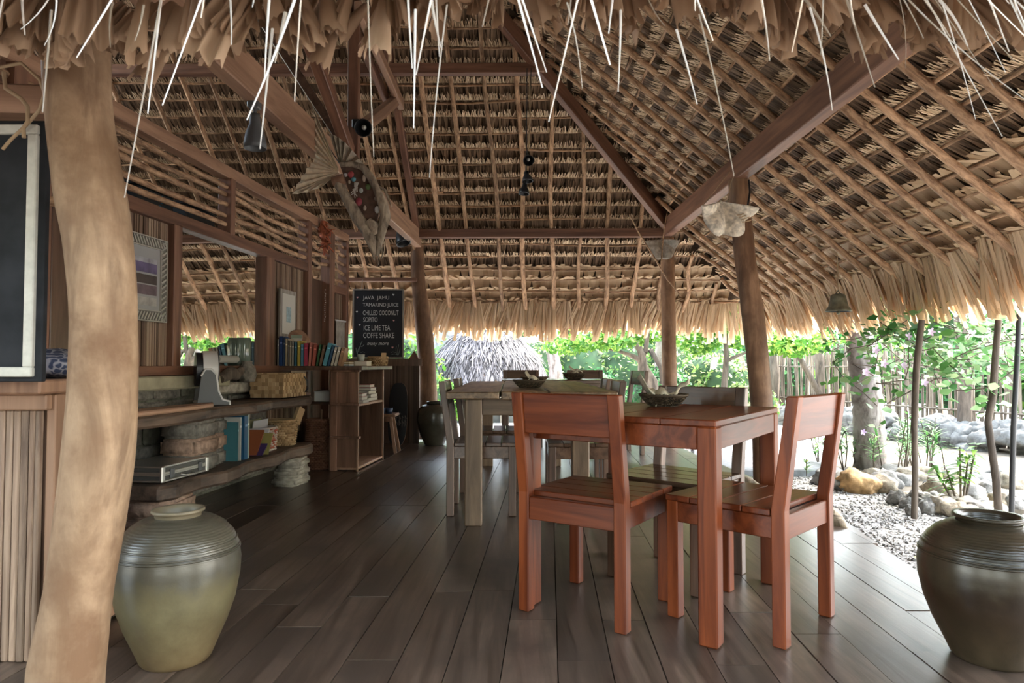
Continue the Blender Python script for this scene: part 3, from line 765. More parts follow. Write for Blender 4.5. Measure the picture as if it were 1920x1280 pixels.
# ---- wicker bowls ------------------------------------------------------------
def bowl(label, loc, r, h, napkins):
    t = thing('wicker_bowl', label, 'bowl', loc)
    mb = MB(); rows, n = 9, 44
    for q in range(rows):
        f = q/(rows-1); rr = r*(.62 + .38*f**.8); z = .006 + h*f
        for k in range(n):
            a0 = 2*math.pi*(k + .5*(q % 2))/n; a1 = a0 + 2*math.pi/n*.92
            pts = [Vector((math.cos(a)*(rr + dd), math.sin(a)*(rr + dd), z + dz)) for a, dd, dz in ((a0, -.003, 0), ((a0+a1)/2, .004, .002), (a1, -.003, 0))]
            mb.tube(pts, h/rows*.62, 4, False, smooth=False)
    mb.build('weave', M['wicker'], t)
    MB().lathe([(r*.6, .002), (r*.6, .008), (r*.98, h), (r*.93, h), (r*.55, .014), (0, .012)], 26).build('lining', M['wicker'], t)
    mb = MB()
    mb.tube([(math.cos(2*math.pi*k/30)*r, math.sin(2*math.pi*k/30)*r, h + .004) for k in range(31)], .006, 6, False); mb.build('rim', M['wicker'], t)
    if napkins:
        cl = plain('cream_napkin', (.56, .50, .38), .85, bump=.2, bscale=40)
        for k, (x, y, z, w_, dx) in enumerate(napkins):
            mb = MB(); n1 = 9
            for i in range(n1+1):
                for j in range(5):
                    u, v = i/n1-.5, j/4-.5
                    mb.v.append((u*w_, v*w_*.75, -.012 + .03*math.cos(u*math.pi) + .012*math.sin(u*9+k) + dx*u*.8 + .01*math.cos(v*5)))
            for i in range(n1):
                for j in range(4): q = i*5+j; mb.f.append([q, q+5, q+6, q+1]); mb.sm.append(True)
            o = mb.build('napkin', cl, t, (x, y, z + .004), rnd(-.4, .4)); sd = o.modifiers.new('thick', 'SOLIDIFY'); sd.thickness = .004
    return t
p = gp(1247, 762, .75)
bowl('wicker bowl of folded cream napkins on the square table', (p.x, p.y + .03, .75), .103, .046, [(-.055, -.01, .042, .10, -.22), (.055, -.02, .042, .10, .22), (0, .02, .042, .12, 0), (.0, -.03, .040, .09, .03), (-.02, .045, .044, .10, 0)])
p = gp(993, 728, .778)
bowl('dark wicker bowl nearest on the plank table', (p.x, p.y + .08, .778), .105, .046, [(0, 0, .035, .12, .1), (.03, .02, .035, .1, -.2)])
bowl('second wicker bowl further back on the plank table', (.19, 5.75, .778), .11, .045, None)
bowl('small wicker bowl on the far table', (.66, 7.28, .775), .12, .06, [(0, 0, .065, .16, .1), (.03, .02, .065, .15, -.2)])

# ---- stoneware jars ------------------------------------------------------------
def glaze(name, top, body, base, zsplit, rough=.35, var=.25):
    m, nt, b = newmat(name); L = nt.links.new
    tc = nt.nodes.new('ShaderNodeTexCoord'); sx = nt.nodes.new('ShaderNodeSeparateXYZ'); L(tc.outputs['Object'], sx.inputs[0])
    n = nt.nodes.new('ShaderNodeTexNoise'); n.inputs['Scale'].default_value = 9; n.inputs['Detail'].default_value = 8; n.inputs['Roughness'].default_value = .7; L(tc.outputs['Object'], n.inputs[0])
    ad = nt.nodes.new('ShaderNodeMath'); ad.operation = 'MULTIPLY_ADD'; ad.inputs[1].default_value = .22; L(n.outputs['Fac'], ad.inputs[0]); L(sx.outputs['Z'], ad.inputs[2])
    r = ramp(nt, [(.10, base), (.30, body), (zsplit, body), (min(.98, zsplit+.06), top)]); L(ad.outputs[0], r.inputs[0])
    h = nt.nodes.new('ShaderNodeHueSaturation'); mr = nt.nodes.new('ShaderNodeMapRange'); mr.inputs[1].default_value = .3; mr.inputs[2].default_value = .7; mr.inputs[3].default_value = 1-var; mr.inputs[4].default_value = 1+var
    L(n.outputs['Fac'], mr.inputs[0]); L(mr.outputs[0], h.inputs['Value']); L(r.outputs[0], h.inputs['Color']); L(h.outputs[0], b.inputs['Base Color'])
    b.inputs['Roughness'].default_value = rough
    # combed rows pressed into the shoulder
    w = nt.nodes.new('ShaderNodeTexWave'); w.bands_direction = 'Z'; w.inputs['Scale'].default_value = 45; w.inputs['Distortion'].default_value = 2.5; L(tc.outputs['Object'], w.inputs[0])
    bp = nt.nodes.new('ShaderNodeBump'); bp.inputs['Strength'].default_value = .18; bp.inputs['Distance'].default_value = .004
    mr2 = nt.nodes.new('ShaderNodeMapRange'); mr2.inputs[1].default_value = zsplit - .01; mr2.inputs[2].default_value = zsplit + .02; L(sx.outputs['Z'], mr2.inputs[0])
    mu = nt.nodes.new('ShaderNodeMath'); mu.operation = 'MULTIPLY'; L(w.outputs['Fac'], mu.inputs[0]); L(mr2.outputs[0], mu.inputs[1]); L(mu.outputs[0], bp.inputs['Height'])
    b2 = nt.nodes.new('ShaderNodeBump'); b2.inputs['Strength'].default_value = .12; b2.inputs['Distance'].default_value = .01; L(n.outputs['Fac'], b2.inputs['Height']); L(bp.outputs[0], b2.inputs['Normal']); L(b2.outputs[0], b.inputs['Normal'])
    return m
def jar(label, loc, r, h, neck, mat, mat_rim, ribs=True, mouth=None):
    t = thing('stoneware_jar', label, 'jar', loc)
    prof = [(0, 0), (.52*r, 0), (.56*r, .02*h), (.66*r, .12*h), (.80*r, .25*h), (.92*r, .40*h), (.99*r, .56*h), (1.0*r, .66*h), (.965*r, .76*h), (.88*r, .84*h), (.74*r, .905*h), (.58*r, .945*h), (neck*r*1.02, .965*h)]
    P = []
    for (a, b1), (c, d) in zip(prof, prof[1:]):
        for i in range(3): P.append((a + (c-a)*i/3, b1 + (d-b1)*i/3))
    P.append(prof[-1])
    body = MB().lathe(P, 48).build('body', mat, t)
    nr = neck*r
    MB().lathe([(nr*.99, .955*h), (nr*1.0, .985*h), (nr*1.10, .992*h), (nr*1.15, 1.0*h), (nr*1.12, 1.015*h), (nr*.98, 1.012*h), (nr*.86, .985*h), (nr*.84, .93*h)], 40).build('rim', mat_rim, t)
    MB().lathe([(nr*.84, .93*h), (0, .925*h)], 24).build('inside', M['black'], t)
    if ribs:
        for z in (.735, .752, .80):
            rr = (.974 if z < .74 else .968 if z < .76 else .925)*r
            MB().tube([(math.cos(2*math.pi*k/48)*rr*1.0, math.sin(2*math.pi*k/48)*rr*1.0, z*h*(1 if z > .7 else 1)) for k in range(49)], .0035, 5, False).build('raised_ring', mat, body)
    return t
gj = glaze('pale_olive_glaze', (.062, .054, .038), (.118, .098, .052), (.11, .072, .034), .34, .30)
p = gp(318, 1245)
jar('pale olive stoneware jar on the floor beside the driftwood trunk', (p.x, p.y + .04, 0), .190, .468, .365, gj, plain('cream_rim', (.15, .12, .075), .5, var=.2, bscale=20))
bj = glaze('dark_brown_glaze', (.030, .023, .014), (.024, .0145, .008), (.05, .036, .021), .33, .28, .5)
p = gp(1872, 1240)
jar('large dark brown stoneware jar at the right foreground edge', (p.x, p.y + .03, 0), .203, .447, .44, bj, bj)
dj = glaze('dark_olive_glaze', (.05, .047, .036), (.045, .042, .032), (.05, .045, .035), .37, .22)
jar('small dark jar by the foot of the bowed post', (-.90, 7.95, 0), .205, .50, .42, dj, dj, False)

# ================================================================== THE BENCH WALL
def wbox(name, lab, cat, mat, s, d, z, size, rz=0, bevel=.004, group=None):
    """thing of one box standing on height z by the left wall; size = (out of the wall, along it, up)"""
    o = MB().box((0, 0, size[2]/2), size).build(name, mat, None, WL(s, d, z), WRZ + rz, bevel)
    return tag(o, lab, cat, group)
def wthing(name, lab, cat, s, d, z, rz=0, group=None): return thing(name, lab, cat, WL(s, d, z), WRZ + rz, group)
def slab_live(name, lab, s0, s1, d0, d1, z0, z1, seed):
    rr = random.Random(seed); n = 22; front = []; back = []
    for i in range(n+1):
        s = s0 + (s1-s0)*i/n - (s0+s1)/2; e = min(i, n-i)
        front.append((d1 + .025*math.sin(i*.9+seed) + rr.uniform(-.012, .012) - (.06 if e == 0 else .015 if e == 1 else 0), s)); back.append((d0, s))
    o = MB().prism(front + back[::-1], z0, z1).build(name, M['oldwood'], None, WL((s0+s1)/2, 0, 0), WRZ, .014)
    return tag(o, lab, 'shelf')
slab_live('slab_shelf', 'upper thick live-edge wooden slab shelf along the left wall', 3.30, 6.05, .0, .42, .595, .665, 3)
slab_live('slab_shelf', 'lower thick live-edge wooden slab shelf resting on stone blocks', 3.68, 5.80, .0, .50, .205, .288, 8)
def block_mesh(k, size):
    rr = random.Random(k); bm_ = bmesh.new(); bmesh.ops.create_cube(bm_, size=1)
    bmesh.ops.scale(bm_, vec=size, verts=bm_.verts)
    bmesh.ops.bevel(bm_, geom=bm_.edges[:], offset=.018, segments=2, affect='EDGES')
    bmesh.ops.subdivide_edges(bm_, edges=bm_.edges[:], cuts=1, use_grid_fill=True)
    for v in bm_.verts: v.co += Vector((rr.uniform(-1, 1), rr.uniform(-1, 1), rr.uniform(-1, 1)))*.0025 + v.co.normalized()*.005*noise.noise(v.co*9 + Vector((k, 0, 0)))
    m = bpy.data.meshes.new('stone_block'); bm_.to_mesh(m); bm_.free()
    for p in m.polygons: p.use_smooth = True
    return m
def block(lab, mat, s, d, z, size, k, rz=0, g='rough stone blocks propping the slab shelves'):
    o = link('stone_block', block_mesh(k, size), mat, None, WL(s, d, z + size[2]/2), WRZ + rz); return tag(o, lab, 'stone', g)
for q, (w, nm) in enumerate([(.27, 'bottom'), (.26, 'middle'), (.25, 'top')]):
    block('%s pale stone block of the far stack under the lower slab' % nm, M['stone'], 5.42 + .01*q, .44, .0 + q*.0685 if q else 0.002, (.20, w, .068), 40+q, .1*(q-1))
for q in range(2):
    block(['lower reddish stone block under the near end of the lower slab', 'upper reddish stone block under the near end of the lower slab'][q], M['redstone'], 3.86, .36, .002 + q*.101, (.26, .30, .100), 50+q, .1*q)
for q, nm in enumerate(['bottom', 'middle', 'top']):
    block('%s long block of the stone pillar between the slab shelves' % nm, M['greystone'] if q != 1 else M['redstone'], 4.24, .30, .289 + q*.102, (.22, .30, .100), 60+q, .05*(q-1))
    block('%s short block at the right of the stone pillar between the shelves' % nm, M['greystone'] if q != 1 else M['redstone'], 4.48, .27, .289 + q*.102, (.20, .16, .099), 66+q, -.06*(q-1))

# aluminium case
t = wthing('metal_case', 'flat aluminium briefcase lying on the near end of the lower slab', 'case', 3.98, .28, .289, -.05)
MB().box((0, 0, .05), (.30, .42, .085)).build('shell', plain('dark_panel', (.06, .058, .052), .5), t, bevel=.006)
for z in (.012, .046, .056, .090): MB().box((0, 0, z), (.31, .43, .012)).build('metal_edge', M['steel'], t, bevel=.003)
for y in (-.13, .13): MB().box((.157, y, .05), (.008, .035, .05)).build('latch', M['grey'], t, bevel=.002)
MB().tube([(.155, -.05, .03), (.185, -.045, .024), (.185, .045, .024), (.155, .05, .03)], .005, 6).build('handle', M['steel'], t)
for y in (-.205, .205):
    MB().box((.15, y, .05), (.02, .03, .09)).build('corner', M['steel'], t, bevel=.006)

# books
def book(name, lab, parent_xyz, size, cov, rz=0, tilt=0, group=None, lie=False):
    """size=(thickness, depth, height) standing, spine toward local -Y"""
    th, dp, ht = size; t = thing(name, lab, 'book', parent_xyz, rz, group)
    cv = plain('cover', cov, .5)
    mb = MB(); mb.box((-th/2+.0015, 0, ht/2), (.003, dp, ht)); mb.box((th/2-.0015, 0, ht/2), (.003, dp, ht)); mb.box((0, -dp/2+.0015, ht/2), (th, .003, ht)); cvo = mb.build('cover', cv, t)
    MB().box((0, .002, ht/2), (th-.006, dp-.008, ht-.008)).build('pages', M['paper'], t)
    MB().box((0, -dp/2-.0006, ht*.78), (th*.6, .001, ht*.05)).build('spine_label', plain('spine_label', tuple(min(1, k*2.2+.12) for k in cov), .6), cvo)
    if lie: t.rotation_euler = (0, R(90), rz)
    elif tilt: t.rotation_euler = (0, tilt, rz)
    return t
bk = [('white', (.50, .49, .46)), ('tall dark blue', (.015, .05, .17)), ('dark blue', (.02, .045, .10)), ('cream', (.42, .36, .25)), ('thin grey', (.18, .17, .15)), ('beige', (.36, .32, .24)), ('pale grey', (.40, .38, .34)), ('teal', (.03, .12, .17)), ('yellow-topped blue', (.46, .36, .05)), ('steel blue', (.07, .19, .28)), ('crimson', (.36, .03, .07)), ('salmon', (.50, .17, .13)), ('brick red', (.38, .09, .06)), ('dark green', (.03, .12, .045)), ('brown', (.17, .10, .055)), ('sky blue', (.08, .30, .38)), ('navy', (.015, .07, .14)), ('cream-white', (.50, .46, .37)), ('ivory', (.55, .51, .42)), ('tan', (.36, .20, .11))]
hts = [.235, .26, .25, .24, .225, .22, .215, .21, .22, .19, .20, .205, .19, .19, .185, .205, .185, .17, .17, .165]
x = -2.065
for k, ((cn, c), h) in enumerate(zip(bk, hts)):
    th = [.012, .034, .018, .022, .012, .02, .018, .026, .03, .026, .036, .024, .032, .02, .026, .038, .022, .024, .026, .03][k]
    lean = 0 if k < 11 else min(.24, .05*(k-10))
    x += th/2 + .0015
    book('book', '%s book standing %s in the row on the counter shelf' % (cn, ['leftmost', 'second', 'third', 'fourth', 'fifth', 'sixth', 'seventh', 'eighth', 'ninth', 'tenth', 'eleventh', 'twelfth', 'thirteenth', 'fourteenth', 'fifteenth', 'sixteenth', 'seventeenth', 'eighteenth', 'nineteenth', 'rightmost'][k]), (x, 6.08, .922), (th, .15, h), c, 0, lean, 'row of upright books on the counter shelf')
    x += th/2 + (.004 if k >= 11 else 0)
# counter shelf board and stepped bookcase
CS = MB().box((0, 0, 0), (.78, 1.0, .034)).build('counter_board', M['dark_z'], None, (-1.645, 6.46, .903), WRZ, .004); tag(CS, 'long board carrying the row of books and the round basket', 'shelf')
t = thing('bookcase', 'stepped brown wooden bookcase open on its right side', 'bookcase', (-1.445, 6.42, 0), WRZ)
MB().box((-.09, -.375, .44), (.06, .06, .88)).build('corner_post', M['beam_z'], t, bevel=.004)
for k, (z0, z1) in enumerate([(.03, .285), (.305, .575), (.595, .87)]):
    MB().box((.025, -.385, (z0+z1)/2), (.185, .020, z1-z0)).build('front_board', M['beam_z'], t)
    MB().box((.02, -.405, z1+.01), (.26, .06, .022)).build('ledge', M['beam_z'], t, bevel=.003)
MB().box((-.12, 0, .44), (.02, .80, .88)).build('back_panel', M['dark_z'], t)
MB().box((0, .40, .44), (.26, .02, .88)).build('side_panel', M['dark_z'], t)
MB().box((.125, -.395, .44), (.014, .02, .88)).build('edge_strip', M['tan_z'], t); MB().box((.125, .40, .44), (.014, .022, .88)).build('edge_strip', M['tan_z'], t)
for z in (.02, .575): MB().box((0, 0, z), (.25, .78, .022)).build('shelf_board', M['tan_y'], t, bevel=.003)
def stack(base, items, g):
    z = base[2]
    for lab, c, sx, sy, h in items:
        t = thing('book', lab, 'book', (base[0] + rnd(-.01, .01), base[1] + rnd(-.01, .01), z), WRZ + rnd(-.06, .06), g)
        cv = plain('cover', c, .5)
        MB().box((0, 0, .002), (sx, sy, .004)).box((0, 0, h-.002), (sx, sy, .004)).box((-sx/2+.002, 0, h/2), (.004, sy, h)).build('cover', cv, t)
        MB().box((.002, 0, h/2), (sx-.012, sy-.012, h-.008)).build('pages', M['paper'], t); z += h + .0005
    return z
g = 'flat books in the bookcase compartment'
stack((-1.43, 6.62, .587), [('lowest wide pale book lying in the bookcase', (.35, .31, .25), .19, .26, .03), ('second pale book lying in the bookcase', (.30, .26, .21), .18, .25, .035), ('third cream book lying in the bookcase', (.38, .33, .26), .18, .22, .03), ('black book lying in the bookcase under the red one', (.02, .02, .022), .17, .2, .03), ('small red and grey book on top of the bookcase pile', (.35, .06, .05), .15, .18, .03)], g)
stack((-1.42, 6.25, .587), [('lowest white book of the slanting pile at the bookcase front', (.42, .40, .36), .17, .2, .025), ('second white book of the pile at the bookcase front', (.40, .36, .30), .16, .19, .03), ('pinkish book on top of the pile at the bookcase front', (.40, .16, .14), .15, .17, .03)], g)
z = stack((-1.60, 6.2, .921), [('blue flat book under the grey ones on the counter board', (.03, .13, .22), .30, .20, .02), ('yellow-edged flat book on the counter board', (.40, .28, .04), .32, .20, .018)], 'flat books on the counter board')
stack((-1.83, 6.22, .921), [('dark grey flat magazine pile beside the upright books', (.07, .075, .08), .26, .2, .03)], 'flat books on the counter board')
stack((-1.38, 6.3, .921), [('thick cream book under the cup on the counter board', (.40, .35, .26), .12, .17, .045)], 'flat books on the counter board')
# cup, shell, round basket on the board
o = MB().lathe([(0, 0), (.03, 0), (.036, .06), (.033, .06), (.028, .006), (0, .006)], 20).build('glass_cup', plain('milky_glass', (.45, .50, .45), .2), None, (-1.40, 6.33, .968)); tag(o, 'small milky glass cup on the thick cream book', 'cup')
mb = MB()
for k in range(26):
    a = k*.42; rr = .012 + .0017*k; mb.tube([(math.cos(a)*rr, math.sin(a)*rr*.7, .02 + .004*(26-k)*.35), (math.cos(a+.42)*(rr+.002), math.sin(a+.42)*(rr+.002)*.7, .02 + .004*(25-k)*.35)], .010 + .0008*k, 7)
o = mb.build('sea_shell', plain('spiral_shell', (.34, .20, .13), .45, var=.6, bscale=60), None, WL(6.15, .42, .955)); tag(o, 'brown and cream spiral sea shell on the grey magazines', 'shell')
def weave(mb, prof, n=34, sx=1, sy=1, th=.006):
    """basket wall of staggered strands following a profile of (radius, z)"""
    for q, (r, z) in enumerate(prof):
        for k in range(n):
            a0 = 2*math.pi*(k + .5*(q % 2))/n; a1 = a0 + 2*math.pi/n*1.05
            pts = [Vector((math.cos(a)*(r+dd)*sx, math.sin(a)*(r+dd)*sy, z)) for a, dd in ((a0, -th*.5), ((a0+a1)/2, th*.6), (a1, -th*.5))]
            mb.tube(pts, th, 4, False, smooth=False, squash=1.0)
def sq(a, p=4):
    c, s = math.cos(a), math.sin(a); return (abs(c)**p + abs(s)**p)**(-1/p)
def rbasket(name, lab, loc, rz, r, h, sx=1, sy=1, flare=1.0, mat=None, parts=True):
    t = thing(name, lab, 'basket', loc, rz); rows = max(6, int(h/.017)); mb = MB()
    weave(mb, [(r*(1 + (flare-1)*q/(rows-1)), .008 + (h-.014)*q/(rows-1)) for q in range(rows)], 30, sx, sy, .008)
    mb.build('weave', mat or M['straw'], t)
    MB().lathe([(0, .004), (r*.97, .004), (r*flare*.97, h), (r*flare*.94, h), (r*.94, .012), (0, .012)], 26, sx=sx, sy=sy).build('lining', mat or M['straw'], t)
    MB().tube([(math.cos(2*math.pi*k/32)*r*flare*sx, math.sin(2*math.pi*k/32)*r*flare*sy, h) for k in range(33)], .008, 6, False).build('rim', mat or M['straw'], t)
    return t
t = rbasket('round_basket', 'small round straw basket with a strap on the counter board', (-1.30, 6.62, .921), 0, .082, .085, flare=1.12)
MB().beam((.06, -.06, .03), (.07, -.075, .125), .05, .012).build('strap', M['straw'], t)
# plaque propped behind the books
t = thing('letter_rack', 'white paper pad propped behind the leftmost books', 'paper', (-1.97, 6.22, .921), -.05)
MB().box((0, 0, .14), (.115, .012, .28)).box((.03, .03, .1), (.11, .01, .25)).build('sheets', M['paper'], t); MB().box((0, -.007, .268), (.115, .003, .03)).build('green_header', plain('pale_green_print', (.30, .38, .28), .7), t)
o = MB().lathe([(0, 0), (.16, 0), (.165, .008), (.16, .016), (0, .016)], 36).build('wooden_plate', M['tan_z'], None, (-1.985, 6.30, 1.09)); o.rotation_euler = (R(90), 0, R(60)); tag(o, 'round orange wooden plate leaning behind the white paper pad', 'plate')

# box basket, framed card, white box, laundry bin
t = wthing('box_basket', 'lidded oblong straw basket on the upper slab shelf', 'basket', 5.58, .26, .666)
mb = MB()
for face in range(5):
    nu, nv = 16, 6
    for i in range(nu):
        for j in range(nv):
            u, v = (i+.5)/nu-.5, (j+.5)/nv-.5; e = .004 if (i+j) % 2 else -.002
            if face == 0: mb.box((.13 + e, u*.44, .10 + v*.18), (.008, .44/nu*1.02, .18/nv*1.02))
            elif face == 1: mb.box((-.13 - e, u*.44, .10 + v*.18), (.008, .44/nu*1.02, .18/nv*1.02))
            elif face == 2: mb.box((v*.26, u*.44, .193 + e), (.26/nv*1.02, .44/nu*1.02, .008))
            elif i < 9: mb.box(((i-4)/9*.26, (.22 + e)*(1 if face == 3 else -1), .10 + v*.18), (.26/9*1.02, .008, .18/nv*1.02))
mb.build('weave', M['straw'], t); MB().box((0, 0, .1), (.25, .43, .18)).build('core', M['straw'], t)
MB().tube([(.14, .17, .17), (.165, .18, .13), (.165, .19, .07), (.14, .195, .04)], .006, 6).build('strap', M['black'], t)
t = wthing('picture_card', 'small card with a dark bird beside the oblong basket', 'picture', 6.02, .24, .666, -.9)
MB().box((0, 0, .115), (.01, .13, .20)).build('card', plain('aged_card', (.34, .27, .19), .8, var=.3, bscale=8), t); MB().box((0, 0, .012), (.05, .20, .024)).build('stand', M['beam_z'], t)
mb = MB(); mb.prism([(-.03, .05), (.01, .06), (.02, .11), (.05, .13), (.02, .135), (.005, .16), (-.012, .13), (-.025, .09)], .0055, .0075, 'X'); mb.build('bird_print', M['black'], t)
t = thing('white_box', 'long white box on a rail under the counter board', 'box', at(611, 752, 6.3)); MB().box((0, .1, .04), (.20, .25, .085)).build('body', M['white'], t, bevel=.004); MB().box((0, .1, .088), (.205, .255, .012)).build('lid', M['white'], t, bevel=.003)
tag(MB().box((0, 0, 0), (.55, .03, .03)).build('rail_bar', M['dark_z'], None, (-1.82, 6.42, .575), 0), 'dark rail holding the white box under the counter board', 'shelf')
t = thing('laundry_bin', 'tall reddish woven bin standing under the counter board', 'bin', (-1.74, 6.18, 0)); mb = MB()
weave(mb, [(.105 + .004*math.sin(q*.5), .01 + q*.0165) for q in range(27)], 26, 1, 1, .009); rw = leafy('red_woven', [(0, (.10, .045, .028)), (1, (.20, .095, .06))], 0, .7); mb.build('weave', rw, t)
MB().lathe([(0, .01), (.103, .01), (.103, .45), (.09, .45), (.09, .1), (0, .1)], 22).build('lining', rw, t)
MB().tube([(.02, -.02, .40), (.03, -.03, .53)], [.012, .007], 6).build('stick', M['tan_z'], t)

# lower slab: tall blue books, leaning magazines, patterned basket, straw basket, folders
g = 'tall books leaning on the stone pillar'
for k, (lab, c, th, h, dd) in enumerate([('thin teal book against the stone pillar', (.05, .16, .18), .012, .26, .20), ('white-edged book next to the stone pillar', (.45, .44, .40), .016, .29, .2), ('wide deep blue book on the lower slab', (.012, .075, .16), .05, .295, .22), ('pale green spine book right of the blue one', (.30, .36, .31), .025, .30, .2)]):
    b_ = book('book', lab, WL(4.64 + [0, .035, .09, .145][k], .30, .289), (th, dd, h), c, WRZ + R(90), 0, g)
for k, (lab, c, a) in enumerate([('orange-red magazine leaning on the patterned basket', (.26, .075, .03), .62), ('white magazine leaning over the orange one', (.50, .49, .50), .56), ('purple toy-like booklet low on the slab', (.05, .03, .10), .9), ('yellow and green booklet low on the slab', (.26, .22, .07), .5)]):
    book('magazine', lab, WL(4.86 + .05*k - (.10 if k > 1 else 0), .34 + .02*k, .30 - (.0 if k < 2 else .0)), (.010, .17, .20 - .04*(k > 1)), c, WRZ + R(90), a, 'magazines on the lower slab')
pm = leafy('red_white_weave', [(0, (.30, .05, .03)), (.4, (.42, .14, .08)), (.6, (.48, .42, .36)), (1, (.55, .50, .45))], 0, .75)
rbasket('patterned_basket', 'oval basket with red and white zigzag weave on the lower slab', WL(5.20, .26, .289), WRZ, .15, .17, sx=.85, sy=1.05, flare=1.05, mat=pm)
for k, (lab, c) in enumerate([('grey folder standing in the patterned basket', (.20, .21, .21)), ('yellow-edged folder standing in the patterned basket', (.36, .36, .20)), ('white folder standing in the patterned basket', (.45, .45, .47)), ('dark blue folder at the back of the patterned basket', (.05, .09, .13))]):
    o = MB().box((0, 0, .11), (.006, .24, .20)).build('folder', plain('folder_card', c, .6), None, WL(5.20, .20 + .035*k if k < 3 else .17, .31), WRZ); o.rotation_euler.y = .1*k - .1; tag(o, lab, 'folder', 'folders in the patterned basket')
t = rbasket('straw_basket', 'tall straw basket with a flap at the end of the lower slab', WL(5.56, .30, .289), WRZ, .095, .20, flare=1.25)
MB().beam((.09, .05, .17), (.11, .11, .29), .03, .07).build('flap', M['straw'], t)

# fan heater, pale board, bottle and jars on the upper slab
t = wthing('desk_fan', 'grey and white round desk fan on the upper slab shelf', 'fan', 4.62, .20, .668, R(35))
def disc(mb, r, x0, x1, n=36): 
    vs = [(x, math.cos(2*math.pi*k/n)*r, .235 + math.sin(2*math.pi*k/n)*r) for x in (x0, x1) for k in range(n)]
    mb.add(vs, [tuple(range(n))[::-1], tuple(range(n, 2*n))]); mb.add(vs, [(k, (k+1) % n, n+(k+1) % n, n+k) for k in range(n)], True)
mb = MB(); disc(mb, .122, -.045, .045); drum = mb.build('drum', M['white'], t)
mb = MB(); disc(mb, .112, -.085, -.045); mb.build('rear_grille', M['black'], drum)
mb = MB()
for k in range(5): 
    r = .022*(k+1); mb.tube([(.05, math.cos(2*math.pi*q/28)*r, .235 + math.sin(2*math.pi*q/28)*r) for q in range(29)], .003, 5, False)
for k in range(12): a = k*math.pi/6; mb.tube([(.05, math.cos(a)*.01, .235 + math.sin(a)*.01), (.05, math.cos(a)*.115, .235 + math.sin(a)*.115)], .0025, 5)
mb.build('front_grille', M['grey'], drum)
mb = MB(); disc(mb, .116, .0451, .047); mb.build('dark_face', M['black'], t)
for sy in (-1, 1):
    pl = [(-.085, .0), (.115, .0), (.115, .022), (.07, .035), (.045, .09), (.03, .20), (.0, .235), (-.035, .235), (-.06, .19)]
    MB().prism([(p[0], p[1]) for p in pl], sy*.124, sy*.137, 'Y').build('side_support', M['grey'], t, bevel=.003)
    mb = MB(); mb.tube([(p[0], sy*.131, p[1]) for p in pl[1:]], .008, 6); mb.build('white_trim', M['white'], t)
MB().box((.015, 0, .012), (.20, .26, .022)).build('base', M['white'], t, bevel=.006)
n = 14; pl = [(.085*math.sqrt(max(0, 1-((i/n)*1.0)**6)), -.55 + 1.1*i/n) for i in range(n+1)]
o = MB().prism(pl + [(-p[0]*.9, p[1]) for p in pl[::-1]], 0, .028).build('pale_board', M['tan_y'], None, WL(3.85, .35, .667), WRZ, .008); tag(o, 'pale rounded wooden board lying on the near end of the upper slab', 'board')
o = MB().lathe([(0, 0), (.05, 0), (.055, .02), (.055, .19), (.05, .22), (.045, .22), (.045, .02), (0, .015)], 24).build('glass_vase', plain('green_glass', (.12, .16, .13), .08), None, WL(5.42, .04, .925)); tag(o, 'tall greenish glass vase on the window sill', 'vase')
o = MB().tube([(0, -.14, 0), (0, .14, 0)], .028, 14).build('paper_roll', plain('pale_roll', (.36, .36, .32), .7), None, WL(5.1, .07, .975), WRZ); tag(o, 'pale rolled paper lying on the window sill', 'roll')
mb = MB(); mb.tube([(0, -.16, .03), (.02, -.05, .07), (0, .05, .05), (.01, .16, .10)], [.03, .05, .04, .02], 9, True, .15); o = mb.build('driftwood_piece', M['bark'], None, WL(5.12, .10, .802), WRZ); tag(o, 'dark driftwood piece on the stone ledge behind the fan', 'driftwood')
mb = MB(); mb.lathe([(0, 0), (.055, 0), (.07, .05), (.06, .11), (.035, .14), (.04, .16), (.03, .16), (0, .12)], 20); o = mb.build('dark_pot', M['greystone'], None, WL(5.32, .12, .802)); tag(o, 'small dark pot on the stone ledge below the vase', 'pot')
mb = MB(); mb.tube([WL(3.72, .02, .60), WL(3.70, .03, .5), WL(3.55, .04, .42), WL(3.45, .05, .32), WL(3.4, .05, .2)], .005, 5); tag(mb.build('power_cable', M['black']), 'thin black cable dangling under the upper slab', 'cable')

# ---- pictures on the wall ----------------------------------------------------------
t = wthing('carved_frame', 'silver carved herringbone picture frame with a blurry landscape', 'picture', 4.16, .03, 1.20)
FW, FH = .42, .52
MB().box((.0, 0, FH/2), (.02, FW, FH)).build('back_board', plain('frame_back', (.20, .19, .165), .6), t)
sv = plain('carved_silver', (.42, .40, .35), .5, .3)
mb = MB(); n = 15
for i in range(n):
    for e in (-1, 1):
        y = (i+.5)/n - .5
        mb.box((.014, y*FW, FH/2 + e*(FH/2-.032)), (.014, .011, .055), rx=.55*e)
        mb.box((.014, e*(FW/2-.032), FH/2 + y*FH), (.014, .055, .011), rx=.55*e)
mb.build('carving', sv, t)
mb = MB()
for e in (-1, 1):
    mb.box((.012, 0, FH/2 + e*(FH/2-.003)), (.024, FW, .007)); mb.box((.012, e*(FW/2-.003), FH/2), (.024, .007, FH)); mb.box((.014, 0, FH/2 + e*(FH/2-.066)), (.02, FW-.13, .006)); mb.box((.014, e*(FW/2-.066), FH/2), (.02, .006, FH-.13))
mb.build('edge_bead', sv, t)
MB().box((.0125, 0, FH/2), (.003, FW-.13, FH-.13)).build('mat_board', plain('grey_mat', (.33, .33, .32), .6), t)
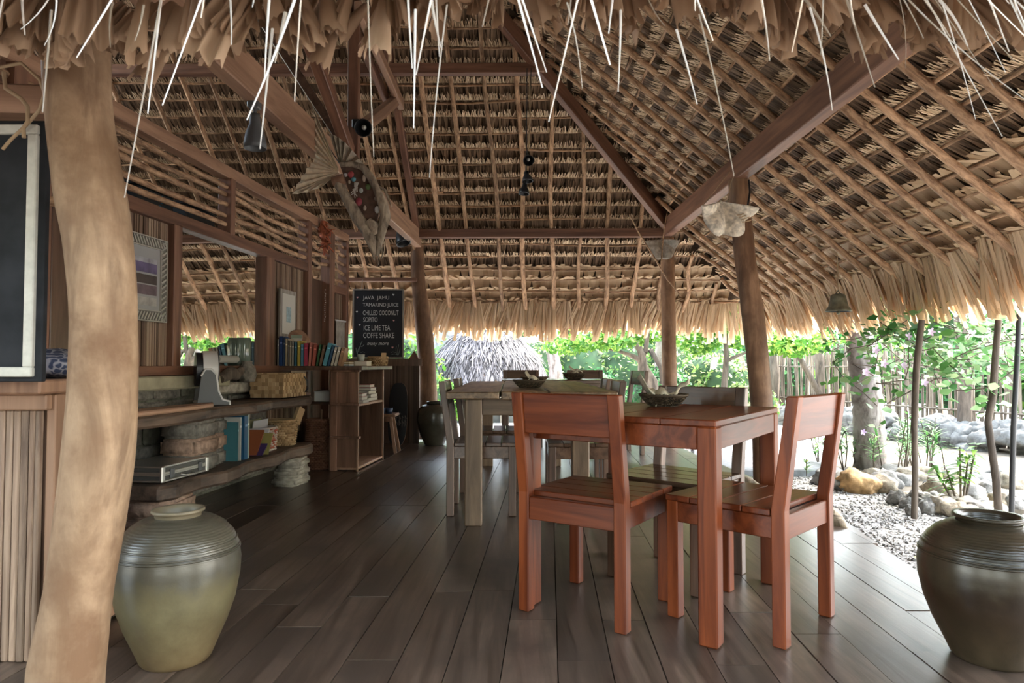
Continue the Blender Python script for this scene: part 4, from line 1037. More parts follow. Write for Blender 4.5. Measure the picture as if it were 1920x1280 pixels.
for k, (z, h, c) in enumerate([(.40, .03, (.33, .33, .36)), (.355, .06, (.12, .10, .19)), (.285, .055, (.06, .05, .05)), (.22, .06, (.15, .11, .13)), (.15, .05, (.42, .40, .36))]):
    MB().box((.0145, 0, z - .03), (.002, FW-.20, h)).build('print_band', plain('print_%d' % k, c, .3, bscale=14, var=.4), t)
t = wthing('framed_print', 'grey framed print with a small blue drawing on the reed wall', 'picture', 6.22, .045, 1.17)
MB().box((0, 0, .22), (.022, .34, .44)).build('frame', M['frame_grey'], t, bevel=.003); MB().box((.0125, 0, .22), (.003, .27, .36)).build('paper', plain('print_paper', (.52, .50, .45), .5), t)
MB().box((.0145, .0, .215), (.002, .10, .14)).build('drawing', plain('blue_wash', (.26, .37, .41), .6, bscale=30, var=.35), t)
t = wthing('wall_scroll', 'grey hanging scroll picture on the wall end by the menu', 'picture', 7.62, .05, .98)
MB().box((0, 0, .22), (.006, .28, .44)).build('sheet', plain('scroll_cloth', (.27, .245, .215), .8, bscale=10, var=.4), t)
for z in (0, .44): MB().tube([(.004, -.16, z), (.004, .16, z)], .010, 8).build('rod', M['white'], t)

# ---- bar counter and big chalkboard at far left ------------------------------------
t = thing('bar_counter', 'reed fronted bar counter with wooden top at the left edge', 'counter', (-1.85, 2.35, 0))
MB().box((-.13, 0, .42), (.98, .30, .84)).build('core', M['dark_z'], t)
MB().box((-.13, -.03, .865), (1.06, .44, .045)).build('counter_top', M['tan_z'], t, bevel=.006)
MB().box((-.13, -.175, .815), (1.02, .03, .05)).build('rail', M['tan_z'], t, bevel=.004)
x = -.62
while x < .35:
    w = rnd(.014, .028); MB().box((0, 0, 0), (w*.92, .016 + rnd(0, .008), .79)).build('reed', M['slat'], t, (x + w/2, -.163, .395), rnd(-.2, .2), .004); x += w
MB().box((.375, 0, .42), (.03, .32, .84)).build('end_board', M['tan_z'], t, bevel=.004)
MB().box((.36, .25, .05), (.06, .5, .07)).build('plinth', M['tan_y'], t, bevel=.004)
p = at(75, 235, 1.98); q = at(62, 706, 1.98)
t = thing('chalkboard', 'large blank chalkboard with a white frame hanging over the bar', 'chalkboard', (p.x - .32, 1.98, q.z), 0)
hh = p.z - q.z
MB().box((0, .012, hh/2), (.68, .022, hh + .03)).build('board', M['slate'], t, bevel=.003)
fw = plain('worn_white_paint', (.50, .48, .42), .7, bscale=40, var=.12)
for e in (0, 1):
    MB().box((0, -.004, .014 + e*(hh-.028)), (.64, .018, .028)).build('frame_rail', fw, t, bevel=.003); MB().box(((e-.5)*(.64-.028), -.004, hh/2), (.028, .018, hh-.056)).build('frame_stile', fw, t, bevel=.003)
mb = MB(); cpt = [at(a, b, y) for a, b, y in [(-20, 130, 1.8), (40, 118, 1.8), (75, 150, 1.82), (84, 175, 1.84), (75, 205, 1.9), (52, 232, 1.95), (20, 262, 1.95), (5, 280, 1.95)]]
mb.tube(cpt, .005, 6); tag(mb.build('fibre_rope', M['rope']), 'twisted plant fibre cord tied above the large chalkboard', 'cord')
mb = MB(); mb.tube([at(a, b, 1.93) for a, b in [(7, 135), (10, 165), (40, 185), (52, 200), (52, 228), (44, 240), (45, 258)]], .006, 6); tag(mb.build('fibre_rope', M['rope']), 'rope lashing around the pale beam holding the large chalkboard', 'cord')
# batik cushion
bm_ = bmesh.new(); bmesh.ops.create_uvsphere(bm_, u_segments=24, v_segments=12, radius=1)
for v in bm_.verts: v.co = Vector((v.co.x*.20*(1-.15*v.co.z), v.co.y*.13, v.co.z*.05 + .05 + .012*noise.noise(v.co*3)))
m = bpy.data.meshes.new('batik_cushion'); bm_.to_mesh(m); bm_.free()
for p_ in m.polygons: p_.use_smooth = True
bt, nt, b = newmat('blue_batik'); vo = nt.nodes.new('ShaderNodeTexVoronoi'); vo.feature = 'DISTANCE_TO_EDGE'; vo.inputs['Scale'].default_value = 28; tc = nt.nodes.new('ShaderNodeTexCoord')
nz = nt.nodes.new('ShaderNodeTexNoise'); nz.inputs['Scale'].default_value = 12; nt.links.new(tc.outputs['Object'], nz.inputs[0])
ad = nt.nodes.new('ShaderNodeVectorMath'); ad.operation = 'MULTIPLY_ADD'; ad.inputs[1].default_value = (.12, .12, .12); nt.links.new(nz.outputs['Color'], ad.inputs[0]); nt.links.new(tc.outputs['Object'], ad.inputs[2]); nt.links.new(ad.outputs[0], vo.inputs[0])
rr_ = ramp(nt, [(.04, (.34, .34, .40)), (.12, (.045, .06, .12))]); nt.links.new(vo.outputs[0], rr_.inputs[0]); nt.links.new(rr_.outputs[0], b.inputs['Base Color']); b.inputs['Roughness'].default_value = .8
o = link('batik_cushion', m, bt, None, (-1.60, 2.36, .888)); tag(o, 'blue and white batik cushion on the bar counter', 'cushion')

# ================================================================== BOARDS, LAMPS, HANGING THINGS
def text_part(body, parent, mat, x, z, width, height, y, name='chalk_line', shear=0, rz=0):
    """lettering drawn on a board that faces -Y; x,z = lower left corner"""
    cu = bpy.data.curves.new(name, 'FONT'); cu.body = body; cu.shear = shear; cu.extrude = .0; cu.resolution_u = 3
    tmp = bpy.data.objects.new(name, cu); COL.objects.link(tmp); bpy.context.view_layer.update()
    dg = bpy.context.evaluated_depsgraph_get(); m = bpy.data.meshes.new_from_object(tmp.evaluated_get(dg))
    bpy.data.objects.remove(tmp); bpy.data.curves.remove(cu)
    xs = [v.co.x for v in m.vertices]; ys = [v.co.y for v in m.vertices]
    sx = width/(max(xs)-min(xs)); sy = height/(max(ys)-min(ys)); x0, y0 = min(xs), min(ys)
    for v in m.vertices: v.co = Vector(((v.co.x-x0)*sx, 0, (v.co.y-y0)*sy))
    m.materials.clear()
    return link(name, m, mat, parent, (x, y, z), rz)
p = at(712.5, 672, 8.16); K = 8.16/FPX
t = thing('menu_board', 'black menu chalkboard listing cold drinks in white chalk capitals', 'chalkboard', (p.x, 8.04, p.z))
BW, BH = .605, .82
SL = MB().box((0, 0, BH/2), (BW-.02, .014, BH-.02)).build('slate', plain('black_slate', (.006, .008, .012), .5), t)
for e in (-1, 1):
    MB().box((0, -.002, BH/2 + e*(BH/2-.009)), (BW, .026, .018)).build('frame_rail', M['frame_grey'], t, bevel=.002); MB().box((e*(BW/2-.009), -.002, BH/2), (.018, .026, BH-.036)).build('frame_stile', M['frame_grey'], t, bevel=.002)
    MB().tube([(e*.20, 0, BH-.05), (e*.20, 0, BH), (e*.20, .06, BH+.12)], .003, 5).build('hook', M['steel'], t)
def bx_(cx): return (cx-540)/7.53*K
def bz_(cy): return BH - (cy-85)/7.53*K
for body, x0, x1, yb, yt in [('JAVA  JAMU', 325, 690, 248, 182), ('TAMARIND JUICE', 325, 822, 348, 280), ('CHILLED COCONUT', 328, 825, 452, 386), ('SOPITO', 333, 532, 548, 480), ('ICE LIME TEA', 340, 708, 664, 590), ('COFFE SHAKE', 334, 766, 770, 696)]:
    text_part(body, SL, M['chalk'], bx_(x0), bz_(yb), bx_(x1)-bx_(x0), bz_(yt)-bz_(yb), -.0082)
text_part('many more', SL, M['chalk'], bx_(388), bz_(884), bx_(690)-bx_(388), bz_(834)-bz_(884), -.0082, shear=.35)
HE = [(0, -1)] + [(.9*math.sin(a)**3*1.0, .75*(13*math.cos(a)-5*math.cos(2*a)-2*math.cos(3*a)-math.cos(4*a))/15) for a in [i*2*math.pi/18 for i in range(18)]][1:]
HE = [(.9*math.sin(a)**3, (13*math.cos(a)-5*math.cos(2*a)-2*math.cos(3*a)-math.cos(4*a))/16) for a in [i*2*math.pi/20 for i in range(20)]]
for k, (cx, cy) in enumerate([(250, 203), (750, 165), (243, 403), (757, 525), (283, 585), (742, 900)]):
    MB().prism([(q[0]*.013, q[1]*.013) for q in HE], -.0088, -.0076, 'Y').build('chalk_heart', M['pink'] if k in (0, 3, 5) else M['chalk'], SL, (bx_(cx), 0, bz_(cy)))
mb = MB()
for x0, y0, x1, y1, x2, y2 in [(250, 990, 240, 940, 232, 905), (255, 990, 262, 930, 290, 885), (270, 960, 285, 900, 320, 810), (290, 885, 320, 890, 350, 855), (290, 885, 300, 850, 290, 830), (300, 970, 330, 960, 360, 968), (800, 1000, 790, 940, 795, 880), (815, 1000, 815, 930, 830, 860), (825, 1005, 840, 950, 850, 905), (730, 1000, 770, 990, 820, 1005), (720, 970, 750, 960, 790, 970)]:
    mb.tube([(bx_(x0), -.008, bz_(y0)), (bx_(x1), -.008, bz_(y1)), (bx_(x2), -.008, bz_(y2))], .0022, 4)
mb.build('chalk_sprig', M['greenchalk'], SL)
# dark crate's blue letters
text_part('CK', CRATE, plain('cyan_print', (.01, .32, .55), .5), 0, 0, .07, .055, 0, 'letters')
o = [c for c in CRATE.children if c.name.startswith('letters')][0]; o.rotation_euler = (0, 0, R(90)); o.location = (.193, .02, .115)
MB().tube([(.193, .03, .215), (.193, .06, .235), (.193, .09, .215), (.193, .06, .195), (.193, .03, .215)], .008, 5).build('emblem', plain('cyan_mark', (.01, .32, .55), .5), CRATE)

# skateboard leaning on the low wall
t = thing('skateboard', 'black skateboard deck with grey lettering leaning on the low reed wall', 'skateboard', (-1.325, 7.86, .0))
n = 26; ol = []
for i in range(n):
    a = 2*math.pi*i/n; c, s = math.cos(a), math.sin(a); ol.append((.112*math.copysign(abs(c)**.62, c), .37 + .37*math.copysign(abs(s)**.75, s)))
MB().prism(ol, -.006, .0, 'Y').build('deck', plain('black_deck', (.006, .008, .012), .35), t); MB().prism([(q[0]*1.02, .37 + (q[1]-.37)*1.006) for q in ol], .0, .006, 'Y').build('wood_edge', M['tan_z'], t)
mb = MB(); rr = random.Random(5)
gd = plain('grey_print', (.13, .115, .105), .6)
for row in range(2):
    for i in range(6):
        x = -.085 + .034*i; z = .30 - .06*row; hgt = rr.uniform(.04, .06)
        mb.tube([(x, -.0075, z + hgt), (x + .004, -.0075, z), (x + .002, -.0075, z - rr.uniform(0, .03))], [.004, .004, .0015], 4)
        mb.tube([(x, -.0075, z + hgt), (x + .014, -.0075, z + hgt*.5), (x + .022, -.0075, z + hgt*rr.uniform(.1, .9))], .0035, 4)
for i in range(3): mb.tube([(-.02 + .02*i, -.0075, .36), (-.01 + .02*i, -.0075, .40 - .015*abs(i-1)), (.0 + .02*i, -.0075, .365)], .003, 4)
mb.build('deck_print', gd, t); t.rotation_euler.x = R(-13)
# stool with cups
t = thing('small_stool', 'small splay-legged wooden stool right of the bookcase', 'stool', (-1.40, 7.35, 0))
MB().box((0, 0, .395), (.34, .26, .03)).build('seat', M['tan_z'], t, bevel=.008); MB().box((0, 0, .355), (.22, .2, .05)).build('apron', M['beam_z'], t)
for sx in (-1, 1):
    for sy in (-1, 1): MB().beam((sx*.11, sy*.08, .375), (sx*.17, sy*.12, 0), .03, .03, (0, 1, 0)).build('leg', M['tan_z'], t)
for k, (dx, lab) in enumerate([(.01, 'blue cup on the small stool, left of its twin'), (.085, 'dark blue cup on the small stool, right of its twin')]):
    o = MB().lathe([(0, 0), (.034, 0), (.038, .06), (.034, .06), (.03, .008), (0, .008)], 18).build('cup', plain('blue_ceramic_%d' % k, [(.05, .10, .20), (.025, .05, .11)][k], .3), None, (-1.40 + dx, 7.33, .41)); tag(o, lab, 'cup', 'cups on the stool')
o = MB().tube([(0, 0, 0), (0, 0, .10)], [.05, .035], 12).build('woven_gourd', M['straw'], None, (-1.50, 7.36, .41)); tag(o, 'straw gourd on the small stool behind the bookcase edge', 'gourd')
o = MB().add([(-.06, 0, 0), (.06, 0, 0), (.01, 0, .10), (-.06, .05, 0), (.06, .05, 0), (.01, .05, .10)], [(0, 1, 2), (5, 4, 3), (0, 3, 4, 1), (1, 4, 5, 2), (2, 5, 3, 0)]).build('wood_wedge', M['beam_z'], None, (-1.17, 8.10, .997)); tag(o, 'little pointed wooden piece on the low wall by the bowed post', 'ornament')

# ---- fish sculpture ------------------------------------------------------------
FY = 4.45
t = thing('fish_sculpture', 'hanging fish of driftwood with a pleated palm leaf tail', 'sculpture', (at(660, 340, FY)))
o0 = at(660, 340, FY)
def f(px, py, dy=0): return at(px, py, FY + dy) - o0
fan = plain('dry_fan_leaf', (.58, .48, .35), .75, bscale=30, var=.2)
def fanleaf(root, tips, name, dy0=0, mat=fan):
    mb = MB(); rt = f(*root, dy0); tip = []
    for a, b in zip(tips, tips[1:]):
        for s in range(3): tip.append((a[0] + (b[0]-a[0])*s/3, a[1] + (b[1]-a[1])*s/3))
    tip.append(tips[-1]); vs = []
    for k, q in enumerate(tip):
        e = .016 if k % 2 else -.016
        for tt in (.04, .5, 1.0): vs.append(rt.lerp(f(q[0], q[1], dy0), tt) + Vector((0, e*tt, 0)))
    fs = []
    for k in range(len(tip)-1):
        for j in range(2): fs.append((k*3+j, k*3+j+1, k*3+4+j, k*3+3+j))
    mb.add(vs, fs); o = mb.build(name, mat, t); sd = o.modifiers.new('thick', 'SOLIDIFY'); sd.thickness = .003
fanleaf((636, 322), [(583, 190), (590, 218), (592, 245), (590, 268), (592, 290), (588, 302), (576, 316), (562, 338), (549, 364), (575, 360), (606, 349)], 'tail_fin')
fanleaf((640, 318), [(618, 252), (632, 256), (648, 268), (668, 290), (688, 316)], 'tail_fin', .06, plain('grey_fan_leaf', (.30, .25, .19), .8, bscale=30, var=.3))
dw = wood('silver_driftwood', (.13, .098, .068), (.44, .355, .255), 'Z', 10, 3, .8, .8, .1)
MB().tube([f(630, 338), f(645, 362), f(657, 385), f(670, 408), f(687, 432), f(698, 455), f(702, 478)], [.035, .030, .036, .042, .040, .036, .012], 10, True, .12).build('lower_branch', dw, t)
MB().tube([f(638, 308), f(660, 307), f(680, 313), f(695, 332), f(705, 352), f(718, 382), f(722, 405), f(716, 430), f(710, 456), f(707, 480)], [.018, .020, .022, .026, .024, .034, .036, .034, .028, .012], 10, True, .1).build('upper_branch', dw, t)
MB().tube([f(708, 350), f(722, 356), f(728, 372), f(735, 388)], [.012, .010, .008, .005], 7).build('side_fin', dw, t)
MB().tube([f(624, 342), f(646, 336)], [.035, .038], 10).build('pale_knot', M['tan_z'], t)
mb = MB(); ring = [f(638, 312, .03), f(676, 312, .03), f(700, 345, .03), f(712, 390, .03), f(703, 430, .03), f(680, 405, .03), f(655, 360, .03)]
mb.add(ring + [q + Vector((0, .02, 0)) for q in ring], [tuple(range(7)), tuple(range(13, 6, -1))] + [(i, (i+1) % 7, 7+(i+1) % 7, 7+i) for i in range(7)]); mb.build('body_board', plain('brown_bark_cloth', (.115, .065, .045), .85, bscale=25, var=.4), t)
MB().tube([f(690, 415), f(700, 425), f(707, 440)], [.03, .045, .03], 10, True, .15).build('head', dw, t)
def blob(px, py, rx, rz_, c, name='shell_piece'):
    mb = MB(); mb.lathe([(0, -1), (.5, -.87), (.87, -.5), (1, 0), (.87, .5), (.5, .87), (0, 1)], 12)
    mb.v = [(v[0]*rx, v[1]*.010, v[2]*rz_) for v in mb.v]
    mb.build(name, plain(name, c, .5), t, f(px, py, .01))
for a in [(658, 327, .022, .022, (.30, .05, .05)), (673, 378, .022, .028, (.26, .04, .055)), (663, 336, .016, .016, (.10, .28, .34)), (683, 334, .013, .026, (.50, .42, .33)), (677, 357, .014, .018, (.40, .42, .38)), (707, 393, .017, .026, (.58, .57, .54)), (648, 328, .013, .013, (.36, .33, .31)), (655, 341, .008, .014, (.5, .42, .32)), (690, 350, .018, .02, (.10, .15, .05)), (684, 390, .012, .018, (.38, .30, .24)), (705, 372, .014, .014, (.30, .24, .19))]: blob(*a)
blob(706, 432, .016, .016, (.42, .36, .05), 'yellow_eye')
mb = MB()
for k in range(7): mb.tube([f(665 + 1.2*k, 342), f(667 + rnd(-4, 4), 350 + 2*k), f(664 + rnd(-8, 8), 352 + 3.2*k)], .003, 4)
mb.build('fish_bone', plain('bone_white', (.5, .47, .42), .6), t)
mb = MB()
for k in range(9): x = 694 + 3.2*k; mb.tube([f(x, 452), f(x + rnd(-4, 4), 468), f(x + rnd(-5, 5), 480 + rnd(-6, 22))], .0028, 4)
mb.build('fringe', dw, t)
MB().tube([f(640, 312), f(600, 250, .15), f(585, 240, .35)], .003, 4).build('hanging_wire', M['black'], t)

# ---- lamps ------------------------------------------------------------------
def spot(label, p, aim, r, L, mat, mount, bulb=True, cord=None):
    """bell shaped spot lamp: p = back of the shade, aim = direction it points"""
    p = Vector(p); t = thing('spot_lamp', label, 'lamp', p); q = Vector(aim).normalized().to_track_quat('Z', 'Y')
    def place(o): o.rotation_mode = 'QUATERNION'; o.rotation_quaternion = q; return o
    sh = place(MB().lathe([(0, 0), (r*.42, 0), (r*.46, L*.12), (r*.5, L*.3), (r*.82, L*.55), (r, L*.86), (r, L), (r*.93, L), (r*.9, L*.84), (r*.7, L*.55), (r*.36, L*.3), (0, L*.28)], 28).build('shade', mat, t))
    if bulb: MB().lathe([(0, L*.3), (r*.22, L*.32), (r*.3, L*.6), (r*.22, L*.78), (0, L*.82)], 16).build('bulb', plain('frosted_bulb', (.62, .62, .58), .3), sh)
    m_ = Vector(mount) - p
    MB().tube([Vector((0, 0, 0)), m_*.5 + Vector((0, 0, .01)), m_], .010 if not cord else .004, 7).build('arm' if not cord else 'cord', mat if not cord else M['black'], t)
    if not cord: MB().box(m_, (.06, .06, .07)).build('mount_box', mat, t, bevel=.006)
    return t
Yl = 3.62
spot('grey bell spot lamp under the broad tan beam', at(478, 214, Yl), Vector((.02, 0, -1)), 21/FPX*Yl, 66/FPX*Yl, M['grey'], at(477, 192, Yl))
spot('black spot lamp on the roof post showing its pale bulb', at(686, 238, 5.36), Vector((.02, -.85, -.35)), .068, .12, M['black'], at(668, 233, 5.38))
spot('black cone spot lamp below the beam end beside the bowed post', at(748, 428, 7.75), Vector((.35, -.25, -1)), .085, .20, M['black'], at(748, 412, 7.75))
top = at(988, 128, 6.5)
for k, (px, py, aim, lab) in enumerate([(990, 296, (.05, -.9, -.55), 'topmost black lamp head of the hanging cluster, facing forward'), (987, 322, (.12, -.1, -1), 'middle black lamp head of the hanging cluster'), (984, 345, (-.1, -.1, -1), 'lowest black lamp head of the hanging cluster')]):
    p_ = at(px, py, 6.45 + .02*k); spot(lab, p_, aim, .052, .10, M['black'], p_ + Vector((0, 0, .07)), k == 0, True)
mb = MB(); mb.tube([top, at(988, 200, 6.48), at(986, 350, 6.50)], .0045, 5); mb.tube([top + Vector((.04, 0, 0)), at(993, 250, 6.48), at(990, 276, 6.46), at(986, 300, 6.46)], .0045, 5); tag(mb.build('lamp_cable', M['black']), 'long black cable the lamp cluster hangs from', 'cable')
mb = MB(); mb.tube([at(993, 140, 6.44), at(994, 220, 6.44), at(991, 282, 6.44)], .007, 6); tag(mb.build('fibre_rope', M['rope']), 'pale rope hanging beside the lamp cluster cable', 'cord')

# ---- shells, bell, coral --------------------------------------------------------
def clam(label, loc, W, H, D, rz, tilt, mat):
    bm_ = MB(); nu, nv = 40, 12
    for j in range(nv+1):
        for i in range(nu+1):
            u = i/nu; v = j/nv; a = math.pi*(.04 + .92*u); rib = math.cos(u*2*math.pi*3.0)
            rr = v**.85*(1 + .07*v*rib)
            bm_.v.append((math.cos(a)*W/2*rr*1.05, -D*(math.sin(v*math.pi*.62))*(.75 + .25*rib*v), -math.sin(a)*H*rr*.95 + H*.4))
    for j in range(nv):
        for i in range(nu): q = j*(nu+1)+i; bm_.f.append([q, q+1, q+nu+2, q+nu+1]); bm_.sm.append(True)
    o = bm_.build('clam_shell', mat, None, loc, rz); o.rotation_euler.x = tilt
    sd = o.modifiers.new('thick', 'SOLIDIFY'); sd.thickness = .018; sd.offset = 1
    return tag(o, label, 'shell')
c_ = at(1348, 404, 5.25)
clam('big white giant clam shell tied to the post on the right', c_, .40, .27, .19, R(8), R(14), M['shell'])
c_ = at(1241, 466, 7.86)
clam('grey ribbed clam shell hung on the far right corner post', c_, .34, .26, .12, R(-10), R(0), plain('grey_clam', (.33, .285, .235), .8, bump=.6, bscale=28, var=.35))
mb = MB()
for k in range(4): mb.tube([at(1372, 405 + 5*k, 5.15), at(1390, 402 + 5*k, 5.12), at(1408, 392 + 7*k, 5.15)], .004, 5)
mb.tube([at(1318, 385, 5.2), at(1350, 345, 5.3), at(1368, 322, 5.42)], .003, 4); mb.tube([at(1362, 390, 5.2), at(1370, 345, 5.3), at(1378, 322, 5.42)], .003, 4)
tag(mb.build('fibre_rope', M['rope']), 'thin lashings holding the big clam shell to post and beam', 'cord')
mb = MB(); mb.tube([at(1404, 338, 5.42), at(1406, 360, 5.36), at(1402, 385, 5.3), at(1392, 400, 5.25)], .008, 6); tag(mb.build('black_cable', M['black']), 'black cable looping behind the big clam shell', 'cable')
mb = MB(); mb.tube([at(1180, 402, 7.7), at(1200, 440, 7.7), at(1225, 480, 7.7), at(1250, 522, 7.75), at(1278, 556, 7.8)], [.008, .009, .01, .009, .007], 6); mb.tube([at(1252, 392, 7.8), at(1244, 440, 7.75), at(1240, 490, 7.75)], .007, 6); tag(mb.build('dry_vine', M['pole']), 'dry vine stems dangling by the far right corner post', 'vine')
b0 = at(1572, 584, 5.75)
t = thing('hanging_bell', 'weathered bronze bell hanging under the right eave', 'bell', b0)
MB().lathe([(.100, 0), (.104, .006), (.098, .018), (.078, .045), (.068, .09), (.062, .125), (.05, .145), (.02, .152), (0, .152)], 32).build('body', M['bronze'], t)
MB().lathe([(.100, .0), (.09, .01), (.07, .05), (.06, .12), (0, .14)], 32).build('inner', M['black'], t)
MB().lathe([(0, -.028), (.012, -.022), (.016, -.01), (.01, .004), (0, .01)], 12).build('clapper', M['bronze'], t)
MB().tube([(-.02, 0, .15), (0, 0, .178), (.02, 0, .15)], .006, 6).build('loop', M['bronze'], t); MB().tube([(0, 0, .17), (0, 0, .36), (.0, .0, .46)], .004, 5).build('cord', M['rope'], t); MB().tube([(0, 0, -.02), (.004, 0, -.12), (0, 0, -.2)], .0035, 5).build('pull_cord', M['rope'], t)
mb = MB(); rr = random.Random(9); b0 = at(612, 418, 6.95)
for k in range(46):
    z0 = -rr.uniform(.0, .26); p0 = Vector((rr.uniform(-.03, .02), rr.uniform(-.02, .02), z0)); p1 = p0 + Vector((rr.uniform(-.06, .06), rr.uniform(-.05, .05), rr.uniform(-.07, .05))); p2 = p1 + Vector((rr.uniform(-.04, .04), rr.uniform(-.03, .03), rr.uniform(-.05, .05)))
    mb.tube([p0, p1, p2], [.011, .007, .004], 6)
mb.tube([(-.03, 0, .02), (-.04, 0, -.10), (-.01, 0, -.20), (-.02, 0, -.33)], [.03, .045, .03, .01], 8, True, .15)
o = mb.build('red_coral', plain('red_orange_coral', (.36, .10, .045), .8, bscale=40, var=.35), None, b0); tag(o, 'red-orange branching coral hanging above the passage', 'coral')
mb = MB()
for k in range(16): mb.lathe([(0, -.006), (.007, 0), (0, .006)], 8, (rr.uniform(-.004, .004), 0, -.022*k))
o = mb.build('shell_string', M['chalk'], None, at(663-0, 500, 7.0) if False else WL(7.2, .03, 1.72)); tag(o, 'string of tiny white shells hanging in the passage', 'ornament')

# ================================================================== OUTSIDE
def leafcloud(mb, c, rad, n, size, hollow=.55, flat=.5, rr=random):
    c = Vector(c)
    for k in range(n):
        d = Vector((rr.gauss(0, 1), rr.gauss(0, 1), rr.gauss(0, 1))).normalized(); r = hollow + (1-hollow)*rr.random()**.6
        p = c + Vector((d.x*rad[0], d.y*rad[1], d.z*rad[2]))*r
        nrm = (Vector((rr.gauss(0, 1), rr.gauss(0, 1), rr.gauss(0, 1) + flat*2)) + d*.6).normalized()
        a = nrm.cross(Vector((rr.gauss(0, 1), rr.gauss(0, 1), rr.gauss(0, 1)))).normalized(); b = nrm.cross(a)
        s = size*rr.uniform(.6, 1.3)
        mb.add([p - a*s*.5, p + b*s*.28 + nrm*s*.05, p + a*s*.55, p - b*s*.28 + nrm*s*.05], [(0, 1, 2, 3)])
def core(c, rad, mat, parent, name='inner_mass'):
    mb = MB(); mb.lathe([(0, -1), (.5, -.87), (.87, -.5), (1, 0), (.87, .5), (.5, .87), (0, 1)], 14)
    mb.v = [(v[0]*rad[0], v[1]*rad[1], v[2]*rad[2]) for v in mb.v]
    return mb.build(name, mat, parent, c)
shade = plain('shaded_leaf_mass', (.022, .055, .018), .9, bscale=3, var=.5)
def tree(label, base, h, crown, n, size, mat, tr=.12, lean=(0, 0), blobs=5, dense=True, group='garden trees', bark='bark'):
    t = thing('garden_tree', label, 'tree', base, 0, group)
    MB().tube([(0, 0, -.1), (lean[0]*.3, lean[1]*.3, h*.35), (lean[0]*.6, lean[1]*.6, h*.7), (lean[0], lean[1], h)], [tr*1.2, tr, tr*.85, tr*.6], 9, True, .05).build('trunk', M[bark], t)
    mb = MB(); rr = random.Random(label)
    for k in range(blobs):
        c = Vector((lean[0] + rr.uniform(-.55, .55)*crown[0], lean[1] + rr.uniform(-.55, .55)*crown[1], h + rr.uniform(-.4, .5)*crown[2])) if k else Vector((lean[0], lean[1], h))
        q = [x*rr.uniform(.5, .75) for x in crown]; leafcloud(mb, c, q, n//blobs, size, rr=rr)
        MB().tube([(lean[0]*.7, lean[1]*.7, h*.75), (c.x*.7 + lean[0]*.3, c.y*.7, (c.z+h*.8)/2), c], [tr*.5, tr*.3, tr*.15], 6).build('branch', M[bark], t)
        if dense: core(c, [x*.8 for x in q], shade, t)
    mb.raw('foliage', mat, t, kind='stuff')
    return t
def bush(label, base, rad, n, size, mat, group='garden shrubs', name='garden_shrub', dense=True, cat='shrub', stems=4):
    t = thing(name, label, cat, base, 0, group); rr = random.Random(label); mb = MB()
    for k in range(4):
        c = Vector((rr.uniform(-.4, .4)*rad[0], rr.uniform(-.4, .4)*rad[1], rad[2]*rr.uniform(.8, 1.2))); q = [x*rr.uniform(.6, .85) for x in rad]
        leafcloud(mb, c, q, n//4, size, rr=rr)
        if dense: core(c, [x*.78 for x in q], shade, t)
    for k in range(stems): MB().tube([(rr.uniform(-.1, .1), rr.uniform(-.1, .1), -.1), (rr.uniform(-.4, .4)*rad[0], rr.uniform(-.3, .3)*rad[1], rad[2])], [.02, .01], 6).build('stem', M['bark'], t)
    mb.raw('foliage', mat, t, kind='stuff'); return t

# far trees closing the view
for k, (x, y, h, r, mt) in enumerate([(-9, 21, 3.2, 3.4, 'leaf_b'), (-4.5, 20, 2.8, 3.0, 'leaf_a'), (-.5, 22, 3.2, 3.2, 'leaf_b'), (3.2, 21, 2.8, 3.0, 'leaf_a'), (7, 21, 3.0, 3.2, 'leaf_b'), (11, 19, 3.0, 3.2, 'leaf_a'), (14.5, 16, 3.0, 3.2, 'leaf_b'), (13, 11, 3.0, 3.0, 'leaf_a'), (15, 6, 3.2, 3.4, 'leaf_b')]):
    tree('leafy tree far behind the garden, %s' % ['leftmost of the row', 'second from the left', 'behind the small hut', 'behind the far palm trunk', 'behind the twisted tree', 'behind the far fence end', 'behind the leaning post', 'behind the stick fence', 'rightmost beyond the fence'][k], (x, y, -.1), h, (r, 2.0, 2.6), 3600, .26, M[mt], .16, group='far trees closing the garden')
# hedges
t = thing('hedge', 'long clipped flowering hedge behind the small hut', 'hedge', (1.6, 15.5, -.1)); mb = MB()
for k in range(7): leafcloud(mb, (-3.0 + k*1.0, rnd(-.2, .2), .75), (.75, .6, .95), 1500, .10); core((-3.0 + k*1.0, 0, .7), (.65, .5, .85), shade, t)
mb.raw('foliage', M['leaf_c'], t, kind='stuff')
for k in range(6): MB().tube([(-3 + k*1.1, 0, -.1), (-3 + k*1.1 + .1, 0, .8)], .03, 6).build('stem', M['bark'], t)
for k, a in enumerate([('bright green shrub left of the small hut', (-1.9, 11.6, -.1), (.75, .6, .85), 2600, .11, 'leaf_a'), ('bright bush behind the menu board', (-2.6, 11.4, -.1), (.8, .6, .75), 2600, .12, 'leaf_a'),
        ('deep green bush under the twisted tree', (2.35, 11.2, -.1), (.55, .5, .55), 2600, .07, 'leaf_b'), ('pale sunlit bush right of the far corner post', (3.75, 12.2, -.1), (.85, .6, .7), 3000, .09, 'leaf_c'),
        ('yellow-green shrub beside the fence start', (3.55, 10.4, -.1), (.45, .4, .45), 1800, .09, 'leaf_c'), ('green shrub between hut and post', (-.95, 10.6, -.1), (.35, .3, .42), 1200, .08, 'leaf_a'), ('dense green bush right of the hut', (1.55, 12.6, -.1), (.6, .5, .5), 2200, .08, 'leaf_b')]):
    bush(a[0], a[1], a[2], a[3], a[4], M[a[5]])

